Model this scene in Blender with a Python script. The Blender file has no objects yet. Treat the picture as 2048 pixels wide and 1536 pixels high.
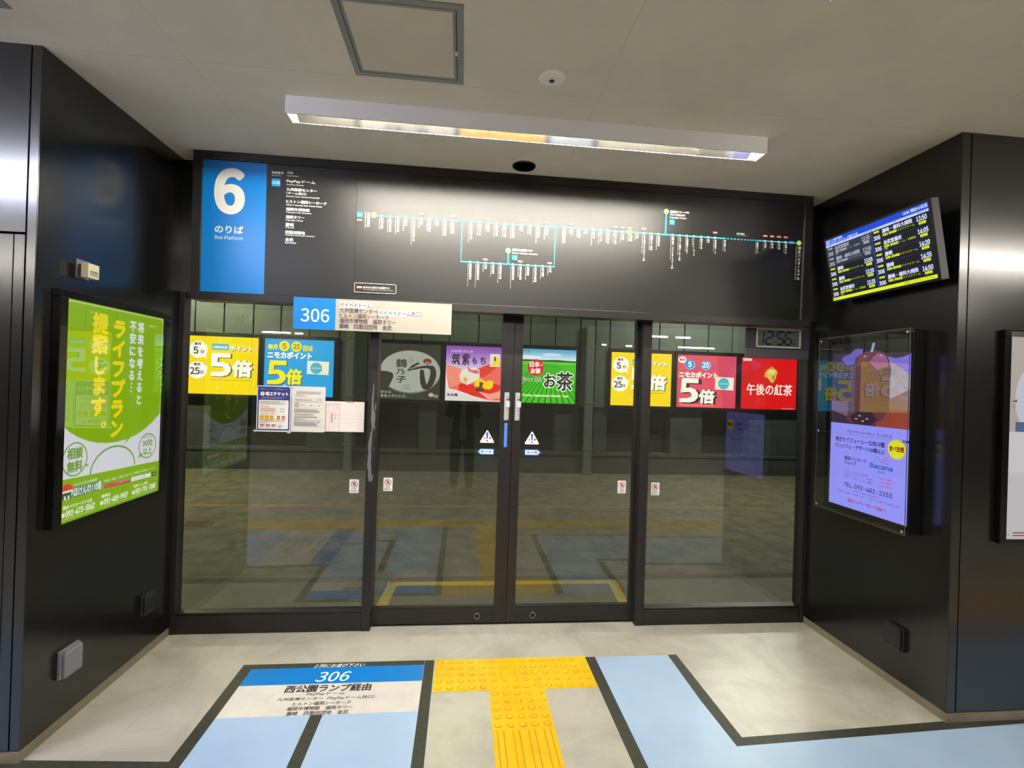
import bpy, bmesh, math, random, os
from mathutils import Matrix, Vector

# ------------------------------------------------------------------ camera, world, exposure
SC = bpy.context.scene
COL = SC.collection
SC.view_settings.view_transform = 'Standard'
SC.view_settings.look = 'None'
SC.view_settings.gamma = 1.0
SC.view_settings.use_curve_mapping = False
SC.view_settings.exposure = 0.0
SC.cycles.use_denoising = True
SC.cycles.max_bounces = 10
SC.cycles.transparent_max_bounces = 12
SC.cycles.sample_clamp_indirect = 6.0
SC.cycles.caustics_reflective = True

_yaw, _pitch, _roll = 0.1016, 0.0024, 0.0314
_fw = Vector((math.sin(_yaw) * math.cos(_pitch), math.cos(_yaw) * math.cos(_pitch), math.sin(_pitch)))
_r = Vector((math.cos(_yaw), -math.sin(_yaw), 0))
_u = _r.cross(_fw)
_r2 = _r * math.cos(_roll) + _u * math.sin(_roll)
_u2 = -_r * math.sin(_roll) + _u * math.cos(_roll)
cam = bpy.data.cameras.new('camera')
cam.sensor_width = 36.0
cam.lens = 36.0 * 968.97 / 2048.0
cam.clip_start = 0.02
cam.clip_end = 100
CAM = bpy.data.objects.new('camera', cam)
COL.objects.link(CAM)
CAM.matrix_world = Matrix(((_r2.x, _u2.x, -_fw.x, -0.1453), (_r2.y, _u2.y, -_fw.y, -3.2598),
                           (_r2.z, _u2.z, -_fw.z, 1.6395), (0, 0, 0, 1)))
SC.camera = CAM

WORLD = bpy.data.worlds.new('world')
SC.world = WORLD
WORLD.use_nodes = True
WORLD.node_tree.nodes['Background'].inputs[0].default_value = (0.5, 0.55, 0.5, 1)
WORLD.node_tree.nodes['Background'].inputs[1].default_value = 0.02

TUBE_NICHE = 850.0       # emission of the tube in the niche fixture
TUBE_HALL = 125.0        # tubes of the concourse fixtures
TUBE_BAY = 1000.0         # tubes over the bus bay outside

# niche measurements (metres): x across, y into the bus bay, z up; glass front near y = 0
XL, XR, H = -1.938, 2.345, 3.0
YF = -1.04

# ------------------------------------------------------------------ materials
def lin(c):
    c = c / 255.0
    return c / 12.92 if c <= 0.04045 else ((c + 0.055) / 1.055) ** 2.4

def rgb(t):
    return (lin(t[0]), lin(t[1]), lin(t[2]), 1.0)

_M = {}
def pbr(name, col, rough=0.5, metal=0.0, spec=0.5, emit=None, es=0.0):
    k = ('pbr', name)
    if k in _M: return _M[k]
    m = bpy.data.materials.new(name); m.use_nodes = True
    b = m.node_tree.nodes['Principled BSDF']
    b.inputs['Base Color'].default_value = rgb(col)
    b.inputs['Roughness'].default_value = rough
    b.inputs['Metallic'].default_value = metal
    b.inputs['Specular IOR Level'].default_value = spec
    if emit:
        b.inputs['Emission Color'].default_value = rgb(emit)
        b.inputs['Emission Strength'].default_value = es
    _M[k] = m
    return m

def ink(col):
    """printed colour that only reflects light"""
    return pbr('ink_%d_%d_%d' % tuple(col), col, 0.5, 0, 0.3)

def lit(col, s=1.0):
    """backlit print or screen pixel colour"""
    k = ('lit', tuple(col), s)
    if k in _M: return _M[k]
    m = bpy.data.materials.new('backlit_%d_%d_%d' % tuple(col)); m.use_nodes = True
    b = m.node_tree.nodes['Principled BSDF']
    b.inputs['Base Color'].default_value = (0.012, 0.012, 0.012, 1)
    b.inputs['Roughness'].default_value = 0.4
    b.inputs['Specular IOR Level'].default_value = 0.2
    b.inputs['Emission Color'].default_value = rgb(col)
    b.inputs['Emission Strength'].default_value = s
    _M[k] = m
    return m

def nodes(m):
    nt = m.node_tree
    return nt, nt.nodes, nt.links, nt.nodes['Principled BSDF']

def noisy(name, c1, c2, scale, rough=0.5, metal=0.0, spec=0.5, bump=0.0, bscale=None, detail=5, seam=None, contrast=(0.35, 0.65), distort=0.0):
    """two-tone noise material; seam=(axis_periods, offsets, width, colour factor) draws joint lines in object space"""
    m = bpy.data.materials.new(name); m.use_nodes = True
    nt, N, L, b = nodes(m)
    tc = N.new('ShaderNodeTexCoord')
    nz = N.new('ShaderNodeTexNoise'); nz.inputs['Scale'].default_value = scale; nz.inputs['Detail'].default_value = detail
    nz.inputs['Distortion'].default_value = distort
    nz.inputs['Roughness'].default_value = 0.62
    L.new(tc.outputs['Object'], nz.inputs['Vector'])
    mr = N.new('ShaderNodeMapRange'); mr.inputs[1].default_value = contrast[0]; mr.inputs[2].default_value = contrast[1]
    L.new(nz.outputs['Fac'], mr.inputs[0])
    mx = N.new('ShaderNodeMix'); mx.data_type = 'RGBA'
    mx.inputs[6].default_value = rgb(c1); mx.inputs[7].default_value = rgb(c2)
    L.new(mr.outputs[0], mx.inputs[0])
    out = mx.outputs[2]
    if seam:
        sep = N.new('ShaderNodeSeparateXYZ'); L.new(tc.outputs['Object'], sep.inputs[0])
        acc = None
        for ax, per, off in seam['lines']:
            a = N.new('ShaderNodeMath'); a.operation = 'SUBTRACT'; a.inputs[1].default_value = off
            L.new(sep.outputs[ax], a.inputs[0])
            p = N.new('ShaderNodeMath'); p.operation = 'PINGPONG'; p.inputs[1].default_value = per / 2
            L.new(a.outputs[0], p.inputs[0])
            l = N.new('ShaderNodeMath'); l.operation = 'LESS_THAN'; l.inputs[1].default_value = seam['w'] / 2
            L.new(p.outputs[0], l.inputs[0])
            if acc is None: acc = l
            else:
                q = N.new('ShaderNodeMath'); q.operation = 'MAXIMUM'
                L.new(acc.outputs[0], q.inputs[0]); L.new(l.outputs[0], q.inputs[1]); acc = q
        sm = N.new('ShaderNodeMath'); sm.operation = 'MULTIPLY'; sm.inputs[1].default_value = seam.get('amt', 1.0)
        L.new(acc.outputs[0], sm.inputs[0])
        m2 = N.new('ShaderNodeMix'); m2.data_type = 'RGBA'
        m2.inputs[7].default_value = rgb(seam['col'])
        L.new(sm.outputs[0], m2.inputs[0]); L.new(out, m2.inputs[6]); out = m2.outputs[2]
    L.new(out, b.inputs['Base Color'])
    b.inputs['Roughness'].default_value = rough
    b.inputs['Metallic'].default_value = metal
    b.inputs['Specular IOR Level'].default_value = spec
    if bump:
        n2 = N.new('ShaderNodeTexNoise'); n2.inputs['Scale'].default_value = bscale or scale * 6; n2.inputs['Detail'].default_value = 3
        L.new(tc.outputs['Object'], n2.inputs['Vector'])
        bp = N.new('ShaderNodeBump'); bp.inputs['Strength'].default_value = bump; bp.inputs['Distance'].default_value = 0.002
        L.new(n2.outputs['Fac'], bp.inputs['Height']); L.new(bp.outputs[0], b.inputs['Normal'])
    return m

def glass_mat(name, wires=True, tint=(0.83, 0.865, 0.81), ior=1.5, gain=1.0):
    """thin tinted pane: see-through tint plus mirror reflection by Fresnel; diamond wire mesh cast inside"""
    m = bpy.data.materials.new(name); m.use_nodes = True
    nt = m.node_tree; N = nt.nodes; L = nt.links
    N.remove(N['Principled BSDF'])
    out = N['Material Output']
    tr = N.new('ShaderNodeBsdfTransparent'); tr.inputs[0].default_value = (*tint, 1)
    gl = N.new('ShaderNodeBsdfGlossy'); gl.inputs[0].default_value = (1, 1, 1, 1); gl.inputs['Roughness'].default_value = 0.0
    fr = N.new('ShaderNodeFresnel'); fr.inputs[0].default_value = ior
    k = N.new('ShaderNodeMath'); k.operation = 'MULTIPLY'; k.inputs[1].default_value = gain; k.use_clamp = True
    L.new(fr.outputs[0], k.inputs[0])
    mx = N.new('ShaderNodeMixShader')
    L.new(k.outputs[0], mx.inputs[0]); L.new(tr.outputs[0], mx.inputs[1]); L.new(gl.outputs[0], mx.inputs[2])
    last = mx
    if wires:
        tc = N.new('ShaderNodeTexCoord'); sp = N.new('ShaderNodeSeparateXYZ'); L.new(tc.outputs['Object'], sp.inputs[0])
        acc = None
        for sgn in (1, -1):
            a = N.new('ShaderNodeMath'); a.operation = 'MULTIPLY'; a.inputs[1].default_value = sgn * 1.0
            L.new(sp.outputs[2], a.inputs[0])
            s = N.new('ShaderNodeMath'); s.operation = 'ADD'; L.new(sp.outputs[0], s.inputs[0]); L.new(a.outputs[0], s.inputs[1])
            p = N.new('ShaderNodeMath'); p.operation = 'PINGPONG'; p.inputs[1].default_value = 0.0105
            L.new(s.outputs[0], p.inputs[0])
            l = N.new('ShaderNodeMath'); l.operation = 'LESS_THAN'; l.inputs[1].default_value = 0.00042
            L.new(p.outputs[0], l.inputs[0])
            if acc is None: acc = l
            else:
                q = N.new('ShaderNodeMath'); q.operation = 'MAXIMUM'
                L.new(acc.outputs[0], q.inputs[0]); L.new(l.outputs[0], q.inputs[1]); acc = q
        w = N.new('ShaderNodeBsdfPrincipled'); w.inputs['Base Color'].default_value = rgb((104, 106, 98)); w.inputs['Roughness'].default_value = 0.5
        ws = N.new('ShaderNodeMath'); ws.operation = 'MULTIPLY'; ws.inputs[1].default_value = 0.5
        L.new(acc.outputs[0], ws.inputs[0])
        m3 = N.new('ShaderNodeMixShader'); L.new(ws.outputs[0], m3.inputs[0]); L.new(last.outputs[0], m3.inputs[1]); L.new(w.outputs[0], m3.inputs[2])
        last = m3
    L.new(last.outputs[0], out.inputs[0])
    return m

BLACK_WALL = noisy('black_steel_panel', (17, 17, 18), (20, 20, 21), 3.0, rough=0.20, spec=0.75, bump=0.02, bscale=90)
FRAME = noisy('dark_bronze_aluminium', (36, 33, 34), (41, 38, 39), 8.0, rough=0.38, metal=0.25, spec=0.5)
SIGNFRAME = pbr('sign_frame_metal', (40, 38, 40), 0.33, 0.35)
BLACKPL = pbr('black_plastic', (16, 16, 17), 0.4)
BLACKGLOSS = pbr('glossy_black', (10, 10, 11), 0.15)
DARK = pbr('void_black', (6, 6, 6), 0.8, 0, 0.2)
FLOORM = noisy('mottled_vinyl_floor', (191, 187, 175), (164, 159, 148), 2.3, rough=0.33, spec=0.42, detail=12, contrast=(0.42, 0.72), distort=1.2,
               seam=dict(lines=[(0, 0.4575, -0.26), (1, 0.4575, -0.07)], w=0.0016, col=(140, 135, 122), amt=0.55))
CEILM = noisy('painted_ceiling_board', (232, 227, 211), (223, 218, 202), 2.2, rough=0.8, spec=0.2, bump=0.25, bscale=60, detail=8,
              seam=dict(lines=[(1, 0.91, -1.03), (0, 1.82, 0.45)], w=0.004, col=(196, 190, 172), amt=0.4))
BASEB = noisy('vinyl_baseboard', (130, 122, 102), (120, 112, 94), 10, rough=0.5)
WHITE = pbr('white_enamel', (226, 224, 226), 0.4)
WHITEP = pbr('white_plastic', (215, 212, 204), 0.45)
CREAMP = pbr('cream_plastic', (222, 212, 178), 0.45)
GREYP = pbr('grey_plastic', (122, 124, 130), 0.42)
MIRROR = pbr('polished_reflector', (232, 230, 224), 0.07, 0.985)
STEEL = pbr('satin_steel', (170, 168, 166), 0.3, 1.0)
CHROME = pbr('chrome', (215, 215, 215), 0.12, 1.0)
ALU = pbr('grey_aluminium_trim', (152, 156, 154), 0.45, 0.3)
CEILPANEL = noisy('painted_hatch_board', (221, 214, 195), (212, 206, 188), 2.5, rough=0.8, spec=0.2)
YELLOW = noisy('yellow_tactile_rubber', (252, 196, 8), (240, 178, 4), 5, rough=0.42, spec=0.45, detail=6, contrast=(0.4, 0.75))
TAPE = noisy('black_floor_tape', (48, 48, 42), (62, 62, 55), 30, rough=0.5, spec=0.4)
LANE = noisy('pale_blue_floor_film', (174, 199, 232), (165, 191, 226), 2.4, rough=0.36, spec=0.42)
BLUEFILM = noisy('blue_floor_film', (0, 128, 216), (0, 122, 208), 3, rough=0.36, spec=0.4)
WHITEFILM = noisy('white_floor_film', (226, 220, 214), (212, 206, 200), 6, rough=0.4, spec=0.4)
GLASS = glass_mat('wired_tinted_glass', True, gain=2.6)
CLEAR = glass_mat('clear_acrylic', False, tint=(0.97, 0.97, 0.97), ior=1.5, gain=2.2)
PIXEL_BLACK = pbr('screen_black', (6, 7, 12), 0.25)
SIGNBLACK = noisy('black_sign_acrylic', (9, 9, 10), (11, 11, 12), 6, rough=0.42, spec=0.6, bump=0.015, bscale=160)
SIGNBLUE = pbr('blue_sign_acrylic', (0, 126, 214), 0.32, 0, 0.5)
ROADM = noisy('asphalt_road', (118, 113, 92), (88, 84, 68), 4.5, rough=0.75, spec=0.3, bump=0.6, bscale=70, detail=10)
KERBM = noisy('concrete_kerb', (92, 90, 80), (78, 76, 68), 8, rough=0.8, spec=0.2)
PLATM = noisy('platform_concrete', (112, 109, 90), (98, 95, 79), 3, rough=0.65, spec=0.3, detail=8)
PANELM = noisy('grey_green_wall_panel', (90, 98, 91), (84, 92, 85), 1.5, rough=0.5, spec=0.4)
DARKWALL = noisy('dark_grey_bay_wall', (34, 37, 36), (28, 31, 30), 2, rough=0.7, spec=0.3)  # near-even dark grey for the bay walls and ceiling
PLINTHM = noisy('grey_plinth', (70, 74, 72), (60, 64, 62), 3, rough=0.7, spec=0.3)
HALLWALL = noisy('concourse_wall', (150, 148, 140), (142, 140, 132), 2, rough=0.6)

def emis(name, col, s):
    return pbr(name, (200, 200, 200), 0.5, 0, 0.2, col, s)
TUBE_M = emis('lit_tube_niche', (255, 247, 228), TUBE_NICHE)
TUBE_H = emis('lit_tube_hall', (255, 250, 238), TUBE_HALL)
TUBE_HB = emis('lit_tube_hall_cool', (226, 230, 255), TUBE_HALL * 2.2)
TUBE_B = emis('lit_tube_bay', (250, 254, 238), TUBE_BAY)
TUBE_BL = emis('lit_tube_bay_warm', (252, 250, 208), TUBE_BAY * 1.5)

# ------------------------------------------------------------------ mesh helpers
class MB:
    """collects shapes (with materials) and links them as one mesh object"""
    def __init__(s, mat=None):
        s.bm = bmesh.new(); s.mats = []; s.cur = mat
    def mi(s, mat):
        mat = mat or s.cur
        if mat not in s.mats: s.mats.append(mat)
        return s.mats.index(mat)
    def _faces(s, geom_faces, mat, smooth=False):
        i = s.mi(mat)
        for f in geom_faces:
            f.material_index = i; f.smooth = smooth
    def box(s, x0, x1, y0, y1, z0, z1, mat=None, bevel=0.0, seg=2):
        r = bmesh.ops.create_cube(s.bm, size=1.0)
        vs = r['verts']
        for v in vs:
            v.co = Vector((x0 + (v.co.x + .5) * (x1 - x0), y0 + (v.co.y + .5) * (y1 - y0), z0 + (v.co.z + .5) * (z1 - z0)))
        fs = set(f for v in vs for f in v.link_faces)
        s._faces(fs, mat)
        if bevel:
            es = list(set(e for v in vs for e in v.link_edges))
            rr = bmesh.ops.bevel(s.bm, geom=es, offset=bevel, segments=seg, affect='EDGES', profile=0.5)
            s._faces(rr['faces'], mat)
        return s
    def prism(s, pts, d0, d1, axis='z', mat=None, smooth=False):
        """extrude a 2D outline; axis is the extrusion direction"""
        def P(a, b, d):
            return {'z': (a, b, d), 'y': (a, d, b), 'x': (d, a, b)}[axis]
        va = [s.bm.verts.new(P(a, b, d0)) for a, b in pts]
        vb = [s.bm.verts.new(P(a, b, d1)) for a, b in pts]
        fs = [s.bm.faces.new(va[::-1]), s.bm.faces.new(vb)]
        n = len(pts)
        for i in range(n):
            fs.append(s.bm.faces.new((va[i], va[(i + 1) % n], vb[(i + 1) % n], vb[i])))
        s._faces(fs, mat)
        bmesh.ops.recalc_face_normals(s.bm, faces=fs)
        return s
    def lathe(s, prof, axis='z', c=(0, 0, 0), seg=40, mat=None, smooth=True):
        """revolve (r, h) profile around an axis"""
        rings = []
        for r, h in prof:
            ring = []
            for k in range(seg):
                a = 2 * math.pi * k / seg
                p = {'z': (r * math.cos(a), r * math.sin(a), h), 'y': (r * math.cos(a), h, r * math.sin(a)),
                     'x': (h, r * math.cos(a), r * math.sin(a))}[axis]
                ring.append(s.bm.verts.new(Vector(p) + Vector(c)))
            rings.append(ring)
        fs = []
        for a, b in zip(rings, rings[1:]):
            for k in range(seg):
                fs.append(s.bm.faces.new((a[k], a[(k + 1) % seg], b[(k + 1) % seg], b[k])))
        if prof[0][0] > 1e-5: fs.append(s.bm.faces.new(rings[0][::-1]))
        if prof[-1][0] > 1e-5: fs.append(s.bm.faces.new(rings[-1]))
        s._faces(fs, mat, smooth)
        bmesh.ops.recalc_face_normals(s.bm, faces=fs)
        return s
    def tube(s, pts, r, seg=10, closed=False, mat=None):
        pts = [Vector(p) for p in pts]
        n = len(pts); rings = []
        for i, p in enumerate(pts):
            if closed: d = pts[(i + 1) % n] - pts[i - 1]
            else: d = pts[min(i + 1, n - 1)] - pts[max(i - 1, 0)]
            d.normalize()
            up = Vector((0, 0, 1)) if abs(d.z) < .9 else Vector((1, 0, 0))
            a = d.cross(up).normalized(); b = d.cross(a)
            rings.append([s.bm.verts.new(p + r * (a * math.cos(2 * math.pi * k / seg) + b * math.sin(2 * math.pi * k / seg))) for k in range(seg)])
        fs = []
        for i in range(n if closed else n - 1):
            A, B = rings[i], rings[(i + 1) % n]
            for k in range(seg):
                fs.append(s.bm.faces.new((A[k], A[(k + 1) % seg], B[(k + 1) % seg], B[k])))
        if not closed:
            fs.append(s.bm.faces.new(rings[0][::-1])); fs.append(s.bm.faces.new(rings[-1]))
        s._faces(fs, mat, True)
        bmesh.ops.recalc_face_normals(s.bm, faces=fs)
        return s
    def quad(s, pts, mat=None):
        f = s.bm.faces.new([s.bm.verts.new(p) for p in pts]); s._faces([f], mat); return s
    def build(s, name, parent=None, label=None):
        me = bpy.data.meshes.new(name); s.bm.to_mesh(me); s.bm.free()
        for m in s.mats: me.materials.append(m)
        o = bpy.data.objects.new(name, me); COL.objects.link(o)
        if parent: o.parent = parent
        if label: o['label'] = label
        return o

def tag(o, label, cat, group=None):
    o['label'] = label; o['category'] = cat
    if group: o['group'] = group
    return o

def frame_matrix(org, right, up):
    r, u = Vector(right).normalized(), Vector(up).normalized(); n = r.cross(u)
    return Matrix(((r.x, u.x, n.x, org[0]), (r.y, u.y, n.y, org[1]), (r.z, u.z, n.z, org[2]), (0, 0, 0, 1)))

def thing(name, label, cat, org=(0, 0, 0), right=(1, 0, 0), up=(0, 1, 0), group=None):
    o = bpy.data.objects.new(name, None); COL.objects.link(o)
    o.empty_display_size = 0.05
    o.matrix_world = frame_matrix(org, right, up)
    return tag(o, label, cat, group)

FRONT = dict(right=(1, 0, 0), up=(0, 0, 1))       # faces the waiting passenger (-y)
LEFTW = dict(right=(0, 1, 0), up=(0, 0, 1))       # on the left wall, faces +x
RIGHTW = dict(right=(0, -1, 0), up=(0, 0, 1))     # on the right wall, faces -x
FLOORF = dict(right=(1, 0, 0), up=(0, 1, 0))

def structure(o):
    o['kind'] = 'structure'; return o

# ------------------------------------------------------------------ lettering
_FD = os.path.join(bpy.utils.resource_path('LOCAL'), 'datafiles', 'fonts')
def _face(n):
    try: return bpy.data.fonts.load(os.path.join(_FD, n))
    except Exception: return None
FACE_NUM, FACE_LAT = _face('Noto Sans CJK Regular.woff2'), _face('Inter.woff2')
def text_mesh(body, res):
    """outline of a string; plain numerals and Latin lettering use Blender's bundled sans faces, the rest its default"""
    c = bpy.data.curves.new('lettering', 'FONT'); c.body = body; c.resolution_u = res; c.fill_mode = 'FRONT'
    face = FACE_NUM if all(ch in '0123456789' for ch in body) else FACE_LAT if all(ord(ch) < 128 for ch in body) else None
    if face: c.font = face
    o = bpy.data.objects.new('lettering', c)
    me = bpy.data.meshes.new_from_object(o)
    vs = [(v.co.x, v.co.y) for v in me.vertices]
    fs = [tuple(p.vertices) if p.normal.z >= 0 else tuple(reversed(p.vertices)) for p in me.polygons]
    bpy.data.objects.remove(o); bpy.data.curves.remove(c); bpy.data.meshes.remove(me)
    return vs, fs
_v, _f = text_mesh('口', 2); _v2, _f = text_mesh('口口', 2)
EM = max(v[0] for v in _v2) - max(v[0] for v in _v)          # advance of a full-width character
_G = {}
def glyphs(s, res):
    """flat outline mesh of a string: (verts, faces, x0, y0, x1, y1), in full-width character units"""
    k = (s, res)
    if k in _G: return _G[k]
    vs, fs = text_mesh(s, res)
    vs = [(x / EM, y / EM) for x, y in vs]
    if vs:
        xs = [v[0] for v in vs]; ys = [v[1] for v in vs]
        r = (vs, fs, min(xs), min(ys), max(xs), max(ys))
    else: r = (vs, fs, 0, 0, 1, 1)
    _G[k] = r
    return r

class Art:
    """flat artwork in a thing's own plane: u right, v up, stacked in thin layers; artwork and lettering become two parts"""
    def __init__(s, off=(0, 0), scale=(1, 1), z=0.0, mode='print', es=1.0, step=0.0001):
        s.off, s.sc, s.z, s.mode, s.es, s.step = off, scale, z, mode, es, step
        s.g = {}
        s.grp = None
        s.clip = None
    def mat(s, c):
        if not isinstance(c, tuple) and not isinstance(c, list): return c
        return lit(c, s.es) if s.mode == 'lit' else ink(c)
    def _add(s, group, vs, fs, c, dz=None):
        g = s.g.setdefault(s.grp or group, ([], [], [], []))
        V, F, MI, MT = g
        m = s.mat(c)
        if m not in MT: MT.append(m)
        i = MT.index(m); b = len(V)
        if dz is None: s.z += s.step
        zz = s.z + (dz or 0.0)
        if s.clip:
            nv, nf = [], []
            for f in fs:
                P = [vs[q] for q in f]
                for ax, lim, sg in ((0, s.clip[0], 1), (0, s.clip[2], -1), (1, s.clip[1], 1), (1, s.clip[3], -1)):
                    Q = []
                    for n in range(len(P)):
                        p0, p1 = P[n - 1], P[n]
                        d0, d1 = (p0[ax] - lim) * sg, (p1[ax] - lim) * sg
                        if (d0 < 0) != (d1 < 0):
                            k = d0 / (d0 - d1); Q.append((p0[0] + (p1[0] - p0[0]) * k, p0[1] + (p1[1] - p0[1]) * k))
                        if d1 >= 0: Q.append(p1)
                    P = Q
                    if not P: break
                if len(P) > 2:
                    nf.append(tuple(range(len(nv), len(nv) + len(P)))); nv += P
            vs, fs = nv, nf
            if not fs: return s
        V.extend(((x - s.off[0]) * s.sc[0], (y - s.off[1]) * s.sc[1], zz) for x, y in vs)
        for f in fs:
            F.append(tuple(b + q for q in f)); MI.append(i)
        return s
    def poly(s, pts, c, group='artwork'):
        a = sum(pts[i - 1][0] * pts[i][1] - pts[i][0] * pts[i - 1][1] for i in range(len(pts)))
        if a < 0: pts = pts[::-1]
        return s._add(group, pts, [tuple(range(len(pts)))], c)
    def rect(s, x0, y0, x1, y1, c, group='artwork'):
        return s.poly([(x0, y0), (x1, y0), (x1, y1), (x0, y1)], c, group)
    def rrect(s, x0, y0, x1, y1, r, c, group='artwork', ry=None):
        ry = ry or r; p = []
        for cx, cy, a0 in ((x1 - r, y1 - ry, 0), (x0 + r, y1 - ry, 90), (x0 + r, y0 + ry, 180), (x1 - r, y0 + ry, 270)):
            for k in range(7):
                a = math.radians(a0 + 15 * k); p.append((cx + r * math.cos(a), cy + ry * math.sin(a)))
        return s.poly(p, c, group)
    def ell(s, cx, cy, rx, ry, c, n=40, rot=0, group='artwork'):
        cr, sr = math.cos(rot), math.sin(rot)
        return s.poly([(cx + rx * math.cos(2 * math.pi * k / n) * cr - ry * math.sin(2 * math.pi * k / n) * sr,
                        cy + rx * math.cos(2 * math.pi * k / n) * sr + ry * math.sin(2 * math.pi * k / n) * cr) for k in range(n)], c, group)
    def stroke(s, pts, w, c, group='artwork', closed=False, wy=None, widths=None):
        """ribbon along a polyline; w in u units, wy in v units when the scales differ"""
        n = len(pts); ws = widths or [w] * n; k = (wy / w) if wy else 1.0
        A, B = [], []
        for i, p in enumerate(pts):
            if closed: q0, q1 = pts[i - 1], pts[(i + 1) % n]
            else: q0, q1 = pts[max(i - 1, 0)], pts[min(i + 1, n - 1)]
            dx, dy = q1[0] - q0[0], (q1[1] - q0[1]) / k
            l = math.hypot(dx, dy) or 1.0
            nx, ny = -dy / l * ws[i] / 2, dx / l * ws[i] / 2 * k
            A.append((p[0] + nx, p[1] + ny)); B.append((p[0] - nx, p[1] - ny))
        vs = A + B; fs = []
        for i in range(n if closed else n - 1):
            j = (i + 1) % n
            fs.append((n + i, n + j, j, i))
        return s._add(group, vs, fs, c)
    def text(s, t, x0, y0, c, w=None, h=None, x1=None, y1=None, bold=0.0, align='L', rot=0, res=3, shear=0.0, group='lettering', aspect=None):
        """fit the string's ink box: width w and/or height h from lower-left corner (x0, y0); bold in box units"""
        aspect = aspect or s.sc[0] / s.sc[1]
        if x1 is not None: w = x1 - x0
        if y1 is not None: h = y1 - y0
        vs, fs, a, b, d, e = glyphs(t, res)
        gw, gh = max(d - a, 1e-4), max(e - b, 1e-4)
        if rot: rw, rh = gh, gw
        else: rw, rh = gw, gh
        if w is not None: sx = w / rw
        if h is not None: sy = h / rh
        if w is None: sx = sy / aspect
        if h is None: sy = sx * aspect
        ox = x0 - (rw * sx / 2 if align == 'C' else rw * sx if align == 'R' else 0)
        P = []
        for x, y in vs:
            X, Y = x - a, y - b
            if rot == -90: X, Y = Y, gw - X
            elif rot == 90: X, Y = gh - Y, X
            P.append((ox + X * sx + shear * Y * sy, y0 + Y * sy))
        offs = [(0, 0)]
        if bold:
            q = bold * .7071; k = aspect
            offs = [(bold, 0), (-bold, 0), (0, bold * k), (0, -bold * k), (q, q * k), (-q, q * k), (q, -q * k), (-q, -q * k)]
            if bold > .005:
                offs = [(bold * math.cos(math.pi * j / 12), bold * k * math.sin(math.pi * j / 12)) for j in range(24)] + [(0, 0)]
        s.z += s.step * .5
        for j, (dx, dy) in enumerate(offs):
            s._add(group, [(x + dx, y + dy) for x, y in P], fs, c, dz=j * 1.5e-6)
        return s
    def vtext(s, t, cx, top, cell, c, bold=0.0, size=0.92, res=2, cellx=None, group='lettering'):
        """upright vertical Japanese line: one glyph per cell, long-vowel marks turned"""
        k = s.sc[0] / s.sc[1]; cellx = cellx or cell / k
        s.z += s.step * .5
        for i, ch in enumerate(t):
            if ch in ' 　': continue
            y = top - cell * i
            vs, fs, a, b, d, e = glyphs(ch, res)
            em = cell * size; emx = cellx * size
            if ch in 'ー〜～…―':
                P = [(cx + (yy - (b + e) / 2) * emx, y - cell / 2 - (xx - (a + d) / 2) * em) for xx, yy in vs]
            elif ch in '、。':
                P = [(cx + (xx - a + .22) * emx, y - cell * .35 + (yy - e) * em + .1 * cell) for xx, yy in vs]
            else:
                P = [(cx + (xx - .5) * emx, y - cell / 2 + (yy - .38) * em) for xx, yy in vs]
            bb = bold * (.35 if ch in '、。' else 1)
            offs = [(0, 0)] if not bold else [(bb, 0), (-bb, 0), (0, bb * k), (0, -bb * k)]
            for j, (dx, dy) in enumerate(offs): s._add(group, [(px + dx, py + dy) for px, py in P], fs, c, dz=j * 1.5e-6)
        return s
    def greek(s, x0, y0, x1, y1, rows, c, seed=1, fill=.55, ragged=.25):
        """lines of print too small to read: rows of tiny dashes"""
        rnd = random.Random(seed); hh = (y1 - y0) / rows
        vs, fs = [], []
        for r in range(rows):
            x = x0; end = x1 - rnd.random() * ragged * (x1 - x0)
            yb = y1 - hh * (r + 1) + hh * (1 - fill) / 2
            while x < end:
                l = hh * rnd.uniform(.35, .75) * s.asp()
                b = len(vs); vs += [(x, yb), (min(x + l, end), yb), (min(x + l, end), yb + hh * fill), (x, yb + hh * fill)]
                fs.append((b, b + 1, b + 2, b + 3)); x += l + hh * .22 * s.asp()
        return s._add('lettering', vs, fs, c)
    def asp(s): return s.sc[1] / s.sc[0]
    def build(s, parent, names=None):
        outs = []
        for g, (V, F, MI, MT) in s.g.items():
            me = bpy.data.meshes.new(g); me.from_pydata(V, [], F)
            for m in MT: me.materials.append(m)
            me.polygons.foreach_set('material_index', MI); me.update()
            o = bpy.data.objects.new((names or {}).get(g, g), me); COL.objects.link(o); o.parent = parent
            outs.append(o)
        return outs

def copy_tree(o, parent=None):
    c = o.copy(); COL.objects.link(c)
    if parent: c.parent = parent
    for ch in list(o.children): copy_tree(ch, c)
    return c

WH = (245, 243, 238)

# ================================================================== THE SETTING
def plate(name, mat, x0, x1, y0, y1, z0, z1, bevel=0):
    return structure(MB(mat).box(x0, x1, y0, y1, z0, z1, bevel=bevel).build(name))

FL = plate('floor', FLOORM, -9.0, 11.0, -12.0, 0.12, -0.3, 0.0)
plate('ceiling', CEILM, -9.0, 11.0, -12.0, 0.3, H, H + 0.15)

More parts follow.
